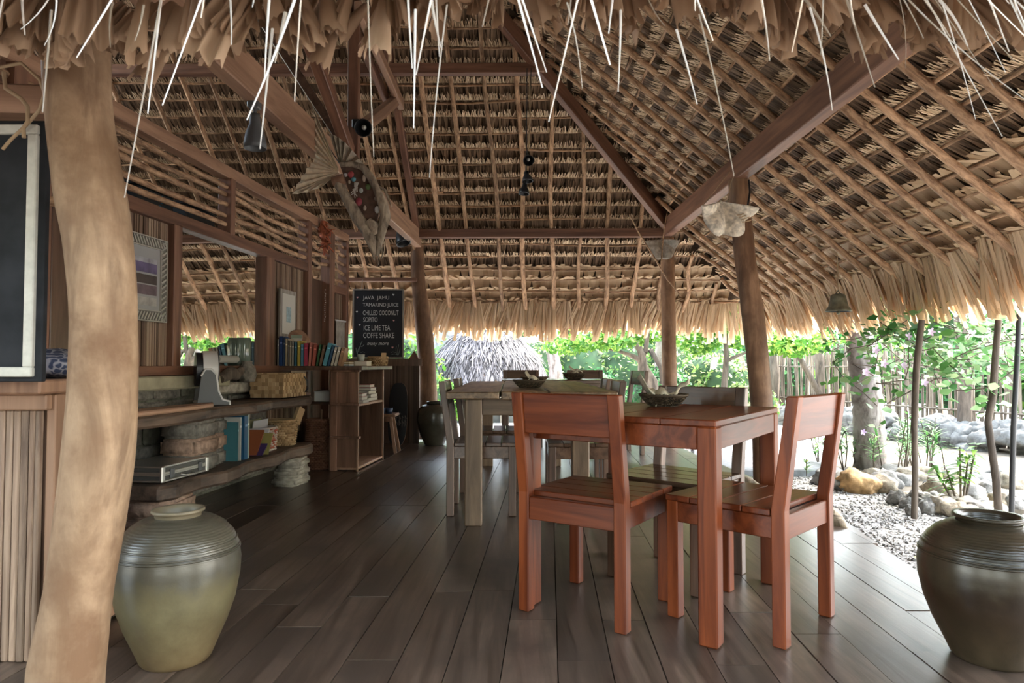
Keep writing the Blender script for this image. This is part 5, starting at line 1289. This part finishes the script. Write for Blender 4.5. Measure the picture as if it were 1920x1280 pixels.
for k, (x, y, mt) in enumerate([(5.2, 13.6, 'leaf_b'), (6.3, 12.3, 'leaf_a'), (7.1, 10.9, 'leaf_b'), (7.9, 9.6, 'leaf_a'), (8.4, 8.2, 'leaf_b')]):
    bush('leafy bush behind the stick fence, %s' % ['leftmost', 'second from the left', 'third from the left', 'fourth from the left', 'rightmost'][k], (x, y, -.1), (.9, .6, .85), 1500, .15, M[mt], 'bushes behind the fence')
for k in range(8):
    bush('dark bush in the far row below the tall trees, %s' % ['leftmost', 'second from the left', 'third from the left', 'fourth from the left', 'fifth from the left', 'sixth from the left', 'seventh from the left', 'rightmost'][k], (-6.5 + 2.1*k, 17.6, -.1), (1.3, .8, 1.1), 1500, .2, M['leaf_b' if k % 2 else 'leaf_a'], 'far row of bushes')
# small thatched hut
t = thing('thatched_hut', 'small garden hut with bleached shaggy thatch', 'hut', (-.47, 12.6, -.1)); rr = random.Random(4)
RX_, RY_, ZT, ZE = 1.12, 1.0, 1.86, .80
mb = MB(); prof = [(0, ZT), (.25, ZT-.08), (.55, ZT-.30), (.85, ZT-.66), (1.0, ZE)]
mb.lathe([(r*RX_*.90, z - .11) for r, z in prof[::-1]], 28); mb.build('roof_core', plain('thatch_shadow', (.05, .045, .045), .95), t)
mb = MB()
for k in range(7000):
    a = rr.uniform(0, 2*math.pi); s = rr.random()**.6; i = min(3, int(s*4)); q = s*4-i
    r = prof[i][0] + (prof[i+1][0]-prof[i][0])*q; z = prof[i][1] + (prof[i+1][1]-prof[i][1])*q
    out = Vector((math.cos(a), math.sin(a), 0)); sl = (Vector((out.x*(prof[i+1][0]-prof[i][0])*RX_, out.y*(prof[i+1][0]-prof[i][0])*RY_, prof[i+1][1]-prof[i][1]))).normalized()
    tn = Vector((-out.y, out.x, 0)); d = (sl + tn*rr.uniform(-.5, .5) + Vector((0, 0, rr.uniform(-.15, .25)))).normalized()
    mb.blade(Vector((out.x*r*RX_, out.y*r*RY_, z)), d, tn, Vector((0, 0, -1)), rr.uniform(.14, .32), .024, .006, droop=.02, seg=1)
mb.raw('roof_thatch', M['hutthatch'], t, kind='stuff')
mb = MB()
for k in range(1300):
    a = rr.uniform(0, 2*math.pi); mb.blade(Vector((math.cos(a)*RX_*.97, math.sin(a)*RY_*.97, ZE + .06)), Vector((math.cos(a)*.3 + rr.uniform(-.2, .2), math.sin(a)*.3, -1)).normalized(), Vector((-math.sin(a), math.cos(a), 0)), Vector((0, 0, -1)), rr.uniform(.12, .34), .02, .006, seg=1)
mb.raw('eave_fringe', M['thatch'], t, kind='stuff')
pw = plain('pale_painted_post', (.26, .23, .185), .7, bscale=8, var=.2)
for x, y in ((-.62, -.6), (-.2, -.62), (.32, -.62), (.66, -.6), (-.6, .6), (.6, .6)): MB().box((x, y, .5), (.12, .12, 1.0)).build('post', pw, t, bevel=.006)
MB().box((0, -.55, .30), (1.4, .04, .6)).build('front_panel', plain('faded_blue_panel', (.17, .19, .185), .8, bscale=6, var=.25), t)
t = thing('grey_house', 'grey plank house wall partly hidden behind the hut', 'house', (-1.3, 16.6, -.1))
for k in range(10): MB().box((-1.2 + .27*k, 0, 1.3), (.262, .05, 2.8 + .02*(k % 3))).build('wall_plank', plain('grey_plank', (.17, .175, .18), .85, bscale=8, var=.25), t)
mb = MB(); mb.beam((-1.5, 0, 2.8), (1.6, 0, 2.8), 1.2, .1); mb.build('roof', M['roofbody'], t)

# palms and garden trees close by
def palm(label, pts, rad, group='palm trunks'):
    t = thing('palm_tree', label, 'palm', pts[0], 0, group); b0 = Vector(pts[0]); mb = MB(); P, Q = [], []
    for (a, r0), (b, r1) in zip(zip(pts, rad), zip(pts[1:], rad[1:])):
        for s in range(12):
            q = s/12; P.append(Vector(a).lerp(Vector(b), q) - b0); Q.append((r0*(1-q) + r1*q)*(1.04 if s % 2 else .97))
    mb.tube(P, Q, 16, True, .015); mb.build('trunk', M['palm'], t)
    top = Vector(pts[-1]) - b0; mb = MB(); rr = random.Random(label)
    for k in range(12):
        a = 2*math.pi*k/12 + rr.uniform(-.2, .2); prev = top.copy(); out = Vector((math.cos(a), math.sin(a), 0)); sd = Vector((-out.y, out.x, 0))
        for j in range(9):
            nx = top + out*(.26*(j+1)) + Vector((0, 0, .12*(j+1) - .030*(j+1)**2))
            for e in (-1, 1): 
                for q_ in (.0, .5): mb.blade(prev.lerp(nx, q_), (sd*e + out*.5 + Vector((0, 0, -.35))).normalized(), out, Vector((0, 0, -1)), .5*(1 - .06*j), .05, .01, seg=1)
            prev = nx
    mb.raw('fronds', M['leaf_b'], t, kind='stuff'); return t
g0 = gp(1633, 885, -.11); 
palm('thick ringed palm trunk in front of the stick fence', [g0, at(1628, 760, g0.y), at(1612, 640, g0.y + .02), at(1590, 430, g0.y + .1), (g0.x - .3, g0.y + .3, 5.6)], [.15, .140, .125, .12, .10])
palm('pale palm trunk rising between hut and far corner post', [at(1043, 720, 11.8), at(1041, 690, 11.8), at(1033, 650, 11.8), at(1026, 600, 11.8), (.45, 12.0, 5.0)], [.13, .11, .095, .085, .08])
palm('slim palm trunk directly left of the far corner post', [at(1234, 735, 11.4), at(1236, 680, 11.4), at(1240, 600, 11.4), (2.5, 11.4, 5.0)], [.075, .075, .07, .07])
palm('slim pale palm far behind the yellow-green bush', [at(1295, 700, 16), at(1297, 640, 16), (4.25, 16, 5.5)], [.09, .085, .08])
palm('second slim pale palm far behind, right of its neighbour', [at(1316, 700, 16), at(1318, 640, 16), (4.5, 16, 5.5)], [.08, .075, .07])
# twisted tree
Yt = 10.6; t = thing('twisted_tree', 'twisted bare-limbed tree leaning left of the far corner post', 'tree', gp(1236, 800, -.1) * 1.0); b0 = t.location.copy()
def tp(px, py, dy=0): return at(px, py, Yt + dy) - b0
t.location = at(1236, 796, Yt); b0 = t.location.copy()
MB().tube([tp(1236, 800), tp(1222, 715), tp(1206, 690), tp(1203, 665), tp(1198, 650)], [.09, .085, .085, .06, .045], 9, True, .1).build('trunk', M['bark'], t)
MB().tube([tp(1204, 680), tp(1196, 672), tp(1180, 665), tp(1160, 658), tp(1142, 655)], [.05, .045, .035, .025, .015], 8, True, .1).build('limb', M['bark'], t)
MB().tube([tp(1205, 672), tp(1208, 660), tp(1220, 655), tp(1240, 690), tp(1242, 720)], [.04, .045, .04, .035, .03], 8, True, .1).build('limb', M['bark'], t)
MB().tube([tp(1203, 665), tp(1192, 645), tp(1180, 620), tp(1175, 560)], [.04, .035, .03, .02], 8, True, .1).build('limb', M['bark'], t); MB().tube([tp(1210, 660), tp(1214, 630), tp(1220, 560)], [.04, .035, .02], 8).build('limb', M['bark'], t)
mb = MB()
for c in [(1150, 640), (1190, 630), (1100, 642), (1060, 648), (1230, 625), (1200, 560), (1150, 560)]: leafcloud(mb, tp(*c, rnd(-.3, .3)), (.35, .35, .14), 260, .10)
mb.raw('foliage', M['leaf_a'], t, kind='stuff')
# light leafy tree by the fence
t = thing('young_tree', 'thin branching tree with light leaves before the fence start', 'tree', at(1355, 790, 10.2)); b0 = t.location.copy()
def tp2(px, py, dy=0): return at(px, py, 10.2 + dy) - b0
MB().tube([tp2(1355, 790), tp2(1358, 720), tp2(1362, 670), tp2(1360, 610), tp2(1352, 560)], [.055, .05, .04, .03, .02], 8, True, .08).build('trunk', M['bark'], t)
MB().tube([tp2(1362, 676), tp2(1380, 668), tp2(1400, 660)], [.03, .025, .015], 7).build('limb', M['bark'], t); MB().tube([tp2(1360, 640), tp2(1345, 620), tp2(1335, 590)], [.025, .02, .012], 7).build('limb', M['bark'], t)
mb = MB()
for c in [(1330, 610), (1370, 600), (1310, 640), (1385, 630), (1345, 575), (1300, 600), (1400, 590), (1450, 640), (1490, 645), (1520, 640)]: leafcloud(mb, tp2(*c, rnd(-.4, .4)), (.32, .4, .2), 330, .10)
mb.raw('foliage', M['leaf_a'], t, kind='stuff')
tag(MB().tube([tp2(1335, 692), tp2(1338, 680), tp2(1343, 670)], [.03, .05, .04], 10, squash=.4).build('hanging_shell', M['shell'], None, b0), 'pale shell hung at the start of the stick fence', 'shell')

# stick fence
FP = [at(1300, 760, 15.5), at(1345, 760, 14), at(1440, 780, 12.6), at(1540, 800, 11.3), at(1700, 830, 9.6), at(1930, 860, 8.0), at(2150, 880, 7.2)]
FP = [Vector((p.x, p.y, -.1)) for p in FP]
FE = thing('stick_fence', 'long fence of pale upright sticks around the garden', 'fence', FP[3])
def stick_mesh(k):
    rr = random.Random(500+k); pts = [(rr.uniform(-.02, .02), rr.uniform(-.02, .02), .0)]
    for i in range(1, 5): pts.append((pts[-1][0] + rr.uniform(-.018, .018), pts[-1][1] + rr.uniform(-.015, .015), .34*i))
    mb = MB(); mb.tube(pts, [rr.uniform(.016, .026)*(1 - .08*i) for i in range(5)], 6, True, .08); m = mb.mesh('stick'); m.materials.append(M['stick']); return m
SM = [stick_mesh(k) for k in range(10)]
cnt = 0
for a, b in zip(FP, FP[1:]):
    L = (b-a).length; n = int(L/.043)
    for i in range(n):
        p = a.lerp(b, (i + rnd(-.3, .3))/n); o = bpy.data.objects.new('stick', random.choice(SM)); COL.objects.link(o); o.parent = FE
        o.location = p - FP[3] + Vector((rnd(-.02, .02), rnd(-.02, .02), 0)); o.rotation_euler = (rnd(-.05, .05), rnd(-.06, .06), rnd(0, 6)); o.scale = (1, 1, rnd(.86, 1.02)*(1 if p.y < 13 else .92)); cnt += 1
mb = MB()
for z in (.45, 1.0): mb.tube([p - FP[3] + Vector((-.04, -.04, z)) for p in FP], .014, 6)
mb.build('cross_rail', M['stick'], FE)
for k, (px, Y) in enumerate([(1450, 12.1), (1535, 11.0), (1805, 8.5)]):
    p = at(px, 700, Y); o = MB().tube([(0, 0, 0), (.03, 0, .8), (-.02, 0, 1.75)], [.085, .075, .07], 9, True, .05).build('fence_post', M['bark'], None, (p.x, p.y, -.1)); tag(o, ['grey upright post in the far stretch of fence', 'dark trunk-like post with a side branch in the fence', 'stout grey post in the fence behind the vines'][k], 'post')
    if k == 1: MB().tube([(0, -.03, .55), (-.3, -.05, 1.1), (-.55, -.05, 1.5)], [.05, .045, .03], 8, True, .08).build('side_branch', M['bark'], o)

# low stone wall under the fence and border stones
def rock_mesh(k):
    rr = random.Random(700+k); bm_ = bmesh.new(); bmesh.ops.create_icosphere(bm_, subdivisions=3, radius=1)
    sc = Vector((rr.uniform(.8, 1.2), rr.uniform(.7, 1.0), rr.uniform(.55, .85)))
    for v in bm_.verts: 
        n_ = noise.noise(v.co*1.6 + Vector((k*3, 0, 0)))*.35 + noise.noise(v.co*4 + Vector((k, 5, 0)))*.2 + noise.noise(v.co*9 + Vector((k, 2, 0)))*.08; v.co = v.co*(1 + n_); v.co = Vector((v.co.x*sc.x, v.co.y*sc.y, v.co.z*sc.z))
    m = bpy.data.meshes.new('rock'); bm_.to_mesh(m); bm_.free()
    for q in m.polygons: q.use_smooth = True
    return m
def stone_mat(name, c): return plain(name, c, .92, bump=.9, bscale=3, var=.45)
RM = [stone_mat('grey_coral_rock', (.17, .163, .152)), stone_mat('cream_coral_rock', (.30, .255, .195)), stone_mat('ochre_rock', (.36, .22, .10)), stone_mat('dark_rock', (.12, .12, .115))]
ROCKS = {}
for mi in range(4):
    for k in range(4):
        m = rock_mesh(mi*4+k); m.materials.append(RM[mi]); ROCKS[(mi, k)] = m
def rock(p, s, mi, lab, group, parent=None):
    o = bpy.data.objects.new('border_stone' if not parent else 'rock', ROCKS[(mi, random.randrange(4))]); COL.objects.link(o)
    o.location = p; o.scale = (s, s, s); o.rotation_euler = (rnd(-.2, .2), rnd(-.2, .2), rnd(0, 6.2))
    if parent: o.parent = parent
    else: tag(o, lab, 'stone', group)
    return o
RW = thing('rock_wall', 'low dark rough rock wall along the foot of the fence', 'wall', (5, 9.5, -.1))
for k in range(120):
    s = k/119*(len(FP)-3) + 2; i = min(int(s), len(FP)-2); p = FP[i].lerp(FP[i+1], s-i); n_ = (FP[i+1]-FP[i]).normalized().cross(Vector((0, 0, 1)))
    if n_.y > 0: n_ = -n_
    q = p + n_*rnd(.25, .5); rock(Vector((q.x - 5, q.y - 9.5, rnd(0, .28))), rnd(.14, .22), random.choice((3, 3, 0, 3)), None, None, RW)
gb = 'coral stones edging the planting bed'
def border(pxs, lab, mis, s0, s1, g):
    ORD = ['leftmost', 'second from the left', 'third from the left', 'fourth from the left', 'fifth from the left', 'sixth from the left', 'seventh from the left', 'eighth from the left', 'ninth from the left', 'tenth from the left']
    base = lab
    for k, (px, py) in enumerate(sorted(pxs)):
        lab = base if len(pxs) == 1 else base + ', ' + (ORD[k] if k < len(pxs)-1 else 'rightmost')
        p = gp(px, py, -.11); s = rnd(s0, s1); rock((p.x, p.y, -.11 + s*.45), s, random.choice(mis), lab, g)
border([(1558, 908), (1585, 918), (1660, 920)], 'grey coral stone at the left of the bed edging', (0,), .12, .145, gb)
border([(1608, 922)], 'ochre stone in the bed edging below the palm trunk', (2,), .15, .151, 'ochre bed stone')
border([(1650, 922), (1675, 900), (1690, 915), (1640, 902), (1705, 905), (1740, 905)], 'rough coral stone right of the ochre one', (0, 1, 1), .10, .14, gb)
border([(1682, 945), (1700, 952), (1725, 948), (1740, 962), (1712, 966), (1755, 945), (1700, 938), (1765, 962), (1735, 950), (1785, 955)], 'pale cream stone around the thin trunk', (1, 1, 0), .06, .10, 'cream stones around the thin trunk')
border([(1790, 968), (1815, 962), (1810, 972), (1838, 960), (1858, 965), (1840, 972), (1880, 955), (1900, 960), (1915, 950)], 'stone in the row behind the right jar', (1, 0, 1), .08, .12, 'stones behind the right jar')
border([(1760, 925), (1780, 918), (1800, 925), (1830, 918), (1850, 930), (1880, 915), (1815, 935), (1905, 920), (1770, 938)], 'bed stone behind the leafy seedling', (0, 1, 3), .10, .16, 'stones behind the seedling')
# soil of the bed
pl = [gp(a, b, -.1) for a, b in [(1552, 895), (1600, 912), (1690, 930), (1790, 962), (1930, 962), (2150, 960)]] + [q + Vector((0, .6, 0)) for q in FP[:2:-1]] + [gp(1560, 850, -.1)]
o = MB().prism([(p.x, p.y) for p in pl], -.108, -.075).build('planting_bed', M['dirt']); tag(o, 'soil of the planting bed behind the border stones', 'soil')
# paved path
pl = [gp(a, b, -.11) for a, b in [(1300, 893), (1545, 893), (1560, 860), (1520, 826), (1400, 822), (1300, 830)]]
o = MB().prism([(p.x, p.y) for p in pl], -.16, -.045).build('concrete_path', M['concrete'], bevel=.01); tag(o, 'pale concrete path slab outside the leaning post', 'path')

o = MB().box((.3, 10.35, -.09), (8.4, 2.7, .05)).build('sand_yard', plain('pale_coral_sand', (.58, .55, .50), .95, bump=.4, bscale=40, var=.15)); tag(o, 'bright pale sand yard behind the pavilion', 'ground')
o = MB().box((0, -6.2, -.10), (26, 12.8, .05)).build('bounce_cut_ground', plain('bounce_cut_brown', (.055, .042, .03), .95, bump=.5, bscale=60, var=.4)); tag(o, 'unseen dark ground added on the near side to cut bounce light', 'ground')  # out of view, added dark so less light bounces into the front
# strappy plants, seedling
def strappy(label, p, n, h, leaves, flower=None, mat='leaf_d'):
    t = thing('leafy_plant', label, 'plant', p, 0, 'strap-leaved plants in the bed'); rr = random.Random(label); mb = MB()
    for k in range(n):
        b = Vector((rr.uniform(-.22, .22), rr.uniform(-.15, .15), 0)); tip = b + Vector((rr.uniform(-.15, .15), rr.uniform(-.1, .1), h*rr.uniform(.55, 1.1)))
        MB().tube([b, b.lerp(tip, .5) + Vector((rr.uniform(-.03, .03), 0, 0)), tip], [.007, .005, .004], 5).build('stem', M['bark'], t)
        for j in range(leaves):
            q = b.lerp(tip, .35 + .65*j/leaves); a = rr.uniform(0, 6.28); d = Vector((math.cos(a), math.sin(a), rr.uniform(.25, .9))).normalized()
            mb.blade(q, d, d.cross(Vector((0, 0, 1))).normalized(), Vector((0, 0, -1)), rr.uniform(.10, .18), .022, .003, droop=.04, seg=3)
    mb.raw('leaves', M[mat], t, kind='stuff')
    if flower:
        mb = MB()
        for k in range(5): a = k*1.257; mb.blade(Vector(flower), Vector((math.cos(a), -.3, math.sin(a))).normalized(), Vector((-math.sin(a), 0, math.cos(a))), Vector((0, -1, 0)), .03, .028, .012, seg=2)
        mb.build('flower', plain('mauve_petal', (.50, .33, .60), .6), t)
for k, (px, py, n, h, fl, lab) in enumerate([(1590, 880, 8, .48, (.05, -.2, .38), 'spiky plant with a mauve flower left of the palm foot'), (1665, 890, 9, .55, None, 'spiky plant right of the palm foot'), (1560, 872, 6, .40, None, 'spiky plant by the path edge'), (1695, 870, 7, .5, None, 'spiky plant behind the thin trunk'), (1740, 880, 6, .45, None, 'spiky plant further right in the bed')]):
    strappy(lab, gp(px, py, -.08), n, h, 16, fl)
t = thing('seedling', 'young bright leafed seedling among the stones', 'plant', gp(1802, 948, -.08)); mb = MB()
for dx, h in ((0, .42), (.06, .36), (-.10, .26), (.12, .44), (-.2, .3)):
    MB().tube([(dx*.2, 0, 0), (dx*.6, 0, h*.5), (dx, 0, h)], [.010, .008, .004], 6).build('stem', M['bark'], t)
    for j in range(22):
        a = rnd(0, 6.28); q = Vector((dx*.5 + dx*.5*j/22, 0, h*(.45 + .6*j/22))); d = Vector((math.cos(a), math.sin(a), rnd(-.2, .5))).normalized()
        mb.blade(q, d, d.cross(Vector((0, 0, 1))).normalized(), Vector((0, 0, -1)), rnd(.08, .14), .045, .006, droop=.03, seg=3)
mb.raw('leaves', M['leaf_a'], t, kind='stuff')
t = thing('path_weed', 'small green weed at the edge of the concrete path', 'plant', gp(1512, 888, -.08)); mb = MB()
for k in range(16): a = rnd(0, 6.28); mb.blade(Vector((0, 0, rnd(0, .12))), Vector((math.cos(a), math.sin(a), .8)).normalized(), Vector((-math.sin(a), math.cos(a), 0)), Vector((0, 0, -1)), .10, .02, .003, droop=.03, seg=2)
mb.raw('leaves', M['leaf_a'], t, kind='stuff'); MB().tube([(0, 0, -.02), (0, 0, .14)], .004, 5).build('stem', M['bark'], t)

# vine pergola: thin trunks, pipe, tangled vine
def slim(name, lab, pix, Y, rad, mat, cat): 
    P = [at(a, b, Y) for a, b in pix]; o = MB().tube([p - P[0] for p in P], rad, 8, True, .06).build(name, mat, None, P[0]); return tag(o, lab, cat)
slim('thin_trunk', 'thin straight brown trunk carrying the vine', [(1714, 972), (1716, 900), (1714, 800), (1718, 700), (1722, 655), (1728, 600)], 4.62, [.022, .020, .020, .022, .022, .02], M['bark'], 'trunk')
slim('thin_trunk', 'thin crooked trunk near the right edge carrying the vine', [(1874, 980), (1868, 900), (1852, 790), (1862, 740), (1866, 680), (1872, 600)], 4.55, [.026, .024, .022, .024, .022, .02], M['bark'], 'trunk')
slim('black_pipe', 'black pipe standing beside the crooked trunk', [(1896, 985), (1900, 800), (1908, 660), (1912, 560)], 4.5, [.017, .017, .016, .016], M['black'], 'pipe')
t = thing('flowering_vine', 'sprawling green vine hanging over the garden edge on the right', 'vine', at(1790, 640, 4.9)); b0 = t.location.copy(); mb = MB(); sb = MB(); fb_ = MB(); rr = random.Random(77)
for k in range(40):
    p = at(rr.uniform(1640, 1990), rr.uniform(600, 660), rr.uniform(4.6, 6.2)) - b0; pts = [p]
    for j in range(6): p = p + Vector((rr.uniform(-.20, .17), rr.uniform(-.08, .08), rr.uniform(-.13, .04))); pts.append(p)
    sb.tube(pts, .004, 4, False)
    for j, q in enumerate(pts):
        for e in range(4):
            c = q + Vector((rr.gauss(0, .07), rr.gauss(0, .07), rr.gauss(0, .06))); nrm = Vector((rr.gauss(0, .6), rr.gauss(-.5, .6), 1)).normalized(); a = nrm.cross(Vector((rr.gauss(0, 1), rr.gauss(0, 1), 0))).normalized(); b = nrm.cross(a); s = rr.uniform(.022, .045)
            mb.add([c - a*s, c - a*s*.3 + b*s*.8, c + a*s*.6 + b*s*.45, c + a*s*1.15, c + a*s*.6 - b*s*.45, c - a*s*.3 - b*s*.8], [(0, 1, 2, 3, 4, 5)])
for k in range(14):
    c = at(rr.uniform(1620, 1930), rr.uniform(620, 740), rr.uniform(4.5, 5.4)) - b0
    for j in range(5): a = j*1.257; fb_.blade(c, Vector((math.cos(a), -.4, math.sin(a))).normalized(), Vector((-math.sin(a), 0, math.cos(a))), Vector((0, -1, 0)), .03, .026, .012, seg=1)
mb.raw('leaves', M['leaf_d'], t, kind='stuff'); sb.build('stems', M['bark'], t, kind='stuff'); fb_.build('flowers', plain('pale_mauve_petal', (.62, .50, .68), .6), t, kind='stuff')

# driftwood log at the floor edge, loose pebbles
mb = MB(); P = [gp(1545, 955, .02), gp(1560, 968, .03), gp(1575, 985, .0), gp(1598, 1004, -.04)]
mb.tube([p - P[0] for p in P], [.045, .055, .045, .015], 9, True, .12); tag(mb.build('driftwood_log', dw, None, P[0]), 'grey driftwood log lying along the right floor edge', 'log')
mb = MB(); P = [gp(1378, 905, .03), gp(1400, 908, .05), gp(1425, 915, .03)]; mb.tube([p - P[0] for p in P], [.04, .06, .03], 9, True, .15); tag(mb.build('driftwood_log', dw, None, P[0]), 'short driftwood lump beside the leaning post foot', 'log')
mb = MB(); rr = random.Random(31); OC = [(1, 0, 0), (0, 1, 0), (-1, 0, 0), (0, -1, 0), (0, 0, .7), (0, 0, -.7)]; OF = [(0, 1, 4), (1, 2, 4), (2, 3, 4), (3, 0, 4), (1, 0, 5), (2, 1, 5), (3, 2, 5), (0, 3, 5)]
for k in range(11000):
    y = 1.9 + 6.5*rr.random()**1.5; x = edge_x(y) + .01 + rr.random()**1.2*2.6
    s = rr.uniform(.006, .016); M3 = Matrix.Rotation(rr.uniform(0, 6.28), 3, 'Z') @ Matrix.Diagonal((s*rr.uniform(.8, 1.5), s, s))
    mb.add([M3 @ Vector(q) + Vector((x, y, -.106)) for q in OC], OF)
mb.raw('pebbles', M['gravel'], None); o = bpy.data.objects['pebbles']; tag(o, 'loose coral pebbles scattered on the gravel', 'pebbles', None, 'stuff')
o = MB().blade(Vector((0, 0, 0)), Vector((1, .2, .1)).normalized(), Vector((0, 1, 0)), Vector((0, 0, 1)), .07, .035, .004, droop=.01, seg=3).build('fallen_leaf', plain('yellow_leaf', (.50, .48, .14), .6), None, gp(1715, 1045, -.09)); tag(o, 'fallen yellow-green leaf on the gravel', 'leaf')

# unseen near-side trees added to block front light; airy tree dapples the right gravel
for k, (x, y) in enumerate([(-6.5, -3.5), (-2.2, -5.5), (2.4, -5.5), (6.8, -3.2)]):
    tree('dense garden tree on the near side of the pavilion, %s' % ['leftmost of four', 'second of four', 'third of four', 'rightmost of four'][k], (x, y, -.1), 3.4, (3.0, 2.2, 3.0), 3000, .28, M['leaf_b'], .2, (0, 0), 6, True, 'added trees shading the near side')  # out of view, added to block sky behind the camera; label seeds the crown
tree('tall airy shade tree outside the right eave', (7.4, 9.4, -.1), 6.0, (2.9, 3.4, 1.5), 1300, .26, M['leaf_a'], .16, (-.6, -2.6), 4, False, 'shade trees beside the pavilion')
for k, (x, y, lx, ly) in enumerate([(-4.2, -2.6, 2.6, 2.2), (4.6, -2.4, -2.8, 1.8)]):
    tree(['old spreading tree overhanging the front yard from the left', 'old spreading tree overhanging the front yard from the right'][k], (x, y, -.1), 4.9, (3.0, 2.4, 1.1), 3600, .26, M['leaf_b'], .22, (lx, ly), 6, True, 'added trees shading the near side')  # unseen crowns added overhead to cut skylight on the front; label seeds the crown
